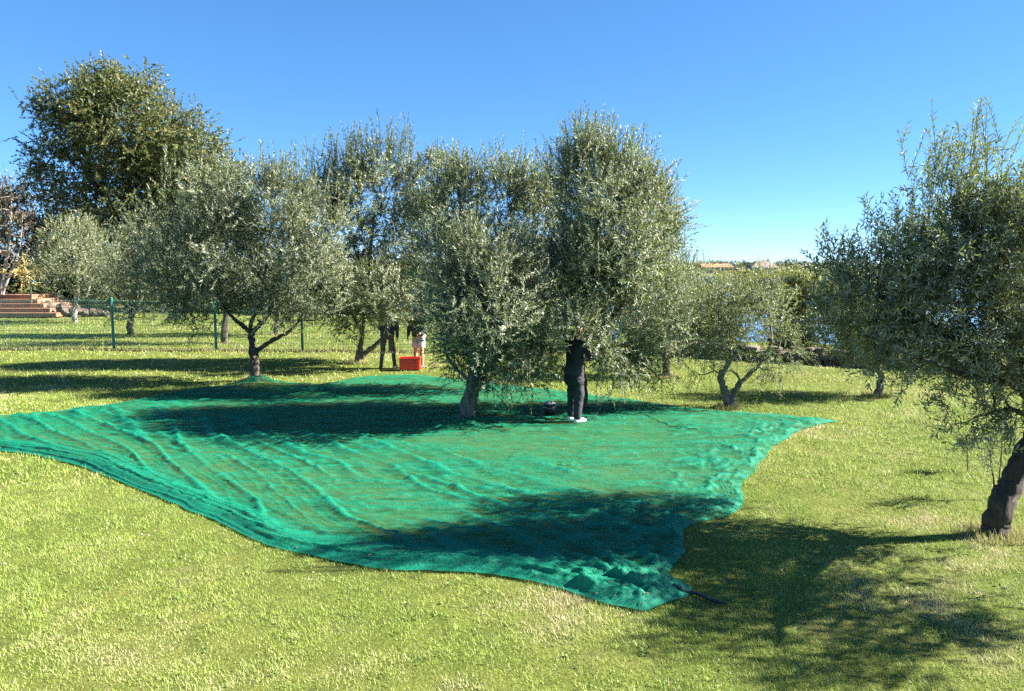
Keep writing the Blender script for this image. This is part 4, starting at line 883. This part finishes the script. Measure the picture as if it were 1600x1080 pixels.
def person(label, base, face, lean, feet, hands, mats_, sc_=1.0, head_pitch=0.0, head_yaw=0.0, shorts=False, jlen=0.0, loose=0.0, fcurl=0.6):
    f = np.array((math.cos(face), math.sin(face), 0.0)); r = np.array((f[1], -f[0], 0.0)); up_ = np.array((0, 0, 1.0))
    root = empty('person', base, label, 'person'); root.scale = (sc_,) * 3
    S = lambda s, w, z: r * s + f * w + up_ * z
    def T(s, w, z):                                  # torso point, leaned about the hips
        dz = z - 0.94; return S(s, w + dz * math.sin(lean), 0.94 + dz * math.cos(lean) + w * -math.sin(lean))
    body, jac, tro = [], [], []; sh = [[], []]
    legs = []
    for i_, (fs, fw) in enumerate(feet):
        sg = (-1, 1)[i_]
        hip = S(sg * 0.09, 0, 0.91); an_ = S(fs, fw, 0.085); kn = hip * 0.5 + an_ * 0.5 + f * 0.035 + up_ * 0.02
        legs.append((hip, kn, an_))
        body += [(hip, kn, 0.078, 0.052), (kn, an_, 0.054, 0.036)]
        body += [(kn - up_ * 0.06 - f * 0.012, kn * 0.45 + an_ * 0.55, 0.05, 0.044)]
        heel = an_ - up_ * 0.045 - f * 0.035; toe = an_ - up_ * 0.052 + f * 0.15 + r * sg * 0.02
        body += [(an_, heel, 0.036, 0.03), (heel, toe, 0.03, 0.022)]
        sh[i_] = [(heel - up_ * 0.006, toe - up_ * 0.004, 0.040, 0.033), (an_ - up_ * 0.005, heel, 0.046, 0.040), (an_ - up_ * 0.03, toe - f * 0.05 + up_ * 0.012, 0.042, 0.036), (heel - up_ * 0.012 + r * 0.014, toe - up_ * 0.012 + r * 0.014, 0.032, 0.026), (heel - up_ * 0.012 - r * 0.014, toe - up_ * 0.012 - r * 0.014, 0.032, 0.026)]
        lo_ = loose
        if shorts:
            mid = hip * 0.28 + kn * 0.72; tro += [(hip, mid, 0.108, 0.098)]
        else:
            tro += [(hip, kn, 0.095 + lo_ * 0.3, 0.066 + lo_), (kn, an_ + up_ * 0.02, 0.064 + lo_, 0.048 + lo_ * 0.9)]
    body += [(S(-0.075, 0, 0.95), S(0.075, 0, 0.95), 0.105, 0.105), (T(0, 0, 0.98), T(0, 0, 1.12), 0.105, 0.10), (T(-0.06, 0, 1.15), T(-0.09, 0, 1.36), 0.085, 0.085), (T(0.06, 0, 1.15), T(0.09, 0, 1.36), 0.085, 0.085), (T(-0.14, 0, 1.42), T(0.14, 0, 1.42), 0.06, 0.06)]
    tro += [(S(-0.08, -0.015, 0.94), S(0.08, -0.015, 0.94), 0.122, 0.122), (T(-0.05, 0, 1.0), T(0.05, 0, 1.0), 0.115, 0.115), (S(-0.075, -0.045, 0.90), S(0.075, -0.045, 0.90), 0.095, 0.095)]
    jb = 0.98 - jlen
    jac += [(T(-0.07, 0, jb), T(0.07, 0, jb), 0.128, 0.128), (T(-0.06, 0, jb), T(-0.06, 0, 1.16), 0.128, 0.115), (T(0.06, 0, jb), T(0.06, 0, 1.16), 0.128, 0.115), (T(-0.06, 0, 1.15), T(-0.09, 0.0, 1.36), 0.112, 0.112), (T(0.06, 0, 1.15), T(0.09, 0.0, 1.36), 0.112, 0.112), (T(-0.15, 0, 1.42), T(0.15, 0, 1.42), 0.075, 0.075), (T(0, 0, 1.42), T(0, 0.005, 1.50), 0.085, 0.068)]
    for i_, hp in enumerate(hands):
        sg = (-1, 1)[i_]
        shd = T(sg * 0.185, 0, 1.41); w_ = S(*hp); dv_ = w_ - shd; Ln = np.linalg.norm(dv_)
        if Ln > 0.53: w_ = shd + dv_ * (0.53 / Ln); dv_ = w_ - shd; Ln = 0.53
        bend = math.sqrt(max(0, 0.275**2 - (Ln / 2)**2)); bd = -f * 0.8 + r * sg * 0.5 - up_ * 0.35; bd = bd - dv_ * (bd @ dv_) / (Ln * Ln); bd /= np.linalg.norm(bd)
        el_ = shd + dv_ / 2 + bd * bend
        body += [(shd, el_, 0.052, 0.041), (el_, w_, 0.043, 0.028)]
        jac += [(shd, el_, 0.072, 0.058), (el_, el_ * 0.1 + w_ * 0.9, 0.058, 0.045)]
        hd = (w_ - el_) / np.linalg.norm(w_ - el_); side_ = np.cross(hd, r * sg); side_ /= np.linalg.norm(side_) + 1e-9; pn = np.cross(side_, hd); pn = -pn * sg if False else np.cross(hd, side_)
        if pn @ (r * -sg) < 0: pn = -pn
        pc = w_ + hd * 0.045
        for q in (-0.026, -0.009, 0.009, 0.026): body.append((w_ + hd * 0.005 + side_ * q * 0.6, w_ + hd * 0.085 + side_ * q, 0.016, 0.0135, 0.012))
        for q, ln in ((-0.03, 0.062), (-0.010, 0.078), (0.010, 0.083), (0.030, 0.074)):
            k0 = w_ + hd * 0.088 + side_ * q; k1 = k0 + (hd * math.cos(fcurl * 0.6) + pn * math.sin(fcurl * 0.6)) * ln * 0.55; k2 = k1 + (hd * math.cos(fcurl * 1.6) + pn * math.sin(fcurl * 1.6)) * ln * 0.45
            body += [(k0, k1, 0.0095, 0.009, 0.006), (k1, k2, 0.009, 0.0075, 0.006)]
        t0 = w_ + hd * 0.025 + side_ * 0.028; t1_ = t0 + hd * 0.035 + side_ * 0.028 + pn * 0.008; t2_ = t1_ + hd * 0.03 + side_ * 0.006 + pn * 0.012
        body += [(t0, t1_, 0.0135, 0.011, 0.008), (t1_, t2_, 0.011, 0.009, 0.006)]
    # neck and head
    nb, nt_ = T(0, 0, 1.44), T(0, 0.02, 1.53)
    body.append((nb, nt_, 0.06, 0.054))
    hy = face + head_yaw; hf0 = np.array((math.cos(hy), math.sin(hy), 0)); hr = np.array((hf0[1], -hf0[0], 0))
    hf = hf0 * math.cos(head_pitch) + up_ * math.sin(head_pitch); hu = up_ * math.cos(head_pitch) - hf0 * math.sin(head_pitch)
    hc = nt_ + hu * 0.10 + hf * 0.02
    H = lambda s, w, z: hc + hr * s + hf * w + hu * z
    body += [(H(0, -0.03, 0.025), H(0, 0.03, 0.03), 0.088, 0.082), (H(0, 0.02, -0.02), H(0, 0.045, -0.075), 0.066, 0.042), (H(-0.03, 0.03, -0.03), H(0.03, 0.03, -0.03), 0.05, 0.05), (H(0, 0.098, 0.012), H(0, 0.116, -0.022), 0.010, 0.015, 0.012), (H(-0.02, 0.085, -0.058), H(0.02, 0.085, -0.058), 0.011, 0.011, 0.01), (H(-0.04, 0.085, 0.028), H(0.04, 0.085, 0.028), 0.012, 0.012, 0.015)]
    for sg in (-1, 1): body += [(H(sg * 0.084, -0.005, 0.02), H(sg * 0.088, 0.0, -0.02), 0.014, 0.010, 0.008)]
    hair = [(H(0, -0.04, 0.045), H(0, 0.02, 0.060), 0.092, 0.084), (H(0, -0.05, 0.0), H(0, -0.045, -0.05), 0.082, 0.062), (H(-0.06, -0.02, 0.03), H(-0.068, -0.02, -0.01), 0.035, 0.022), (H(0.06, -0.02, 0.03), H(0.068, -0.02, -0.01), 0.035, 0.022)]
    skin, jm, tm, smt = mats_
    def add(nm, pr, cell, m, k=0.03, wob=0.0):
        v__, q__ = surf(pr, cell, k, wob); link(nm, mesh_np(nm, v__, q__, 4, [m], smooth=True), root)
    add('body', body, 0.0105, skin, 0.028); add('jacket' if not shorts else 'shirt', jac, 0.014, jm, 0.05, 0.0045); add('shorts' if shorts else 'trousers', tro, 0.014, tm, 0.04, 0.004)
    add('hair', hair, 0.011, m_hair, 0.03, 0.003)
    for i_ in (0, 1): add('shoe', sh[i_], 0.010, smt, 0.02)
    for sg in (-1, 1):
        bm = bmesh.new(); bmesh.ops.create_uvsphere(bm, u_segments=8, v_segments=6, radius=0.011); e = link('eye', bm_mesh('eye', bm, m_eye), root); e.location = H(sg * 0.032, 0.078, 0.012)
    return root
def foot_base(px, py, on_net):
    g = gnd(px, py); z = net_z(g[0], g[1]) if on_net else float(gz(g[0], g[1])) + 0.025
    return (g[0], g[1], z)
person('person in black jacket, loose black trousers and white shoes standing on the net', foot_base(897, 663, True), R(38), 0.06, [(-0.13, 0.04), (0.13, -0.04)], [(-0.12, 0.36, 1.30), (0.20, 0.34, 1.24)],
       (m_skin, m_blackc, m_pants, m_wshoe), 1.0, 0.25, 0.1, jlen=0.22, loose=0.026)
person('person seen from behind in navy jacket and tight charcoal trousers by the crate', foot_base(606, 577, False), R(85), 0.42, [(-0.19, 0.0), (0.19, 0.03)], [(-0.22, 0.42, 0.92), (0.24, 0.20, 0.80)],
       (m_skin, m_navy, m_char, m_dshoe), 1.0, -0.3, 0.0)
person('person in pale grey shorts and dark shirt with bare legs behind the crate', foot_base(655, 576, False), R(-110), 0.22, [(-0.12, 0.02), (0.13, -0.05)], [(-0.24, 0.36, 1.02), (0.20, 0.30, 0.92)],
       (m_skin_r, m_shirt, m_short, m_dshoe), 0.97, -0.35, 0.1, shorts=True)
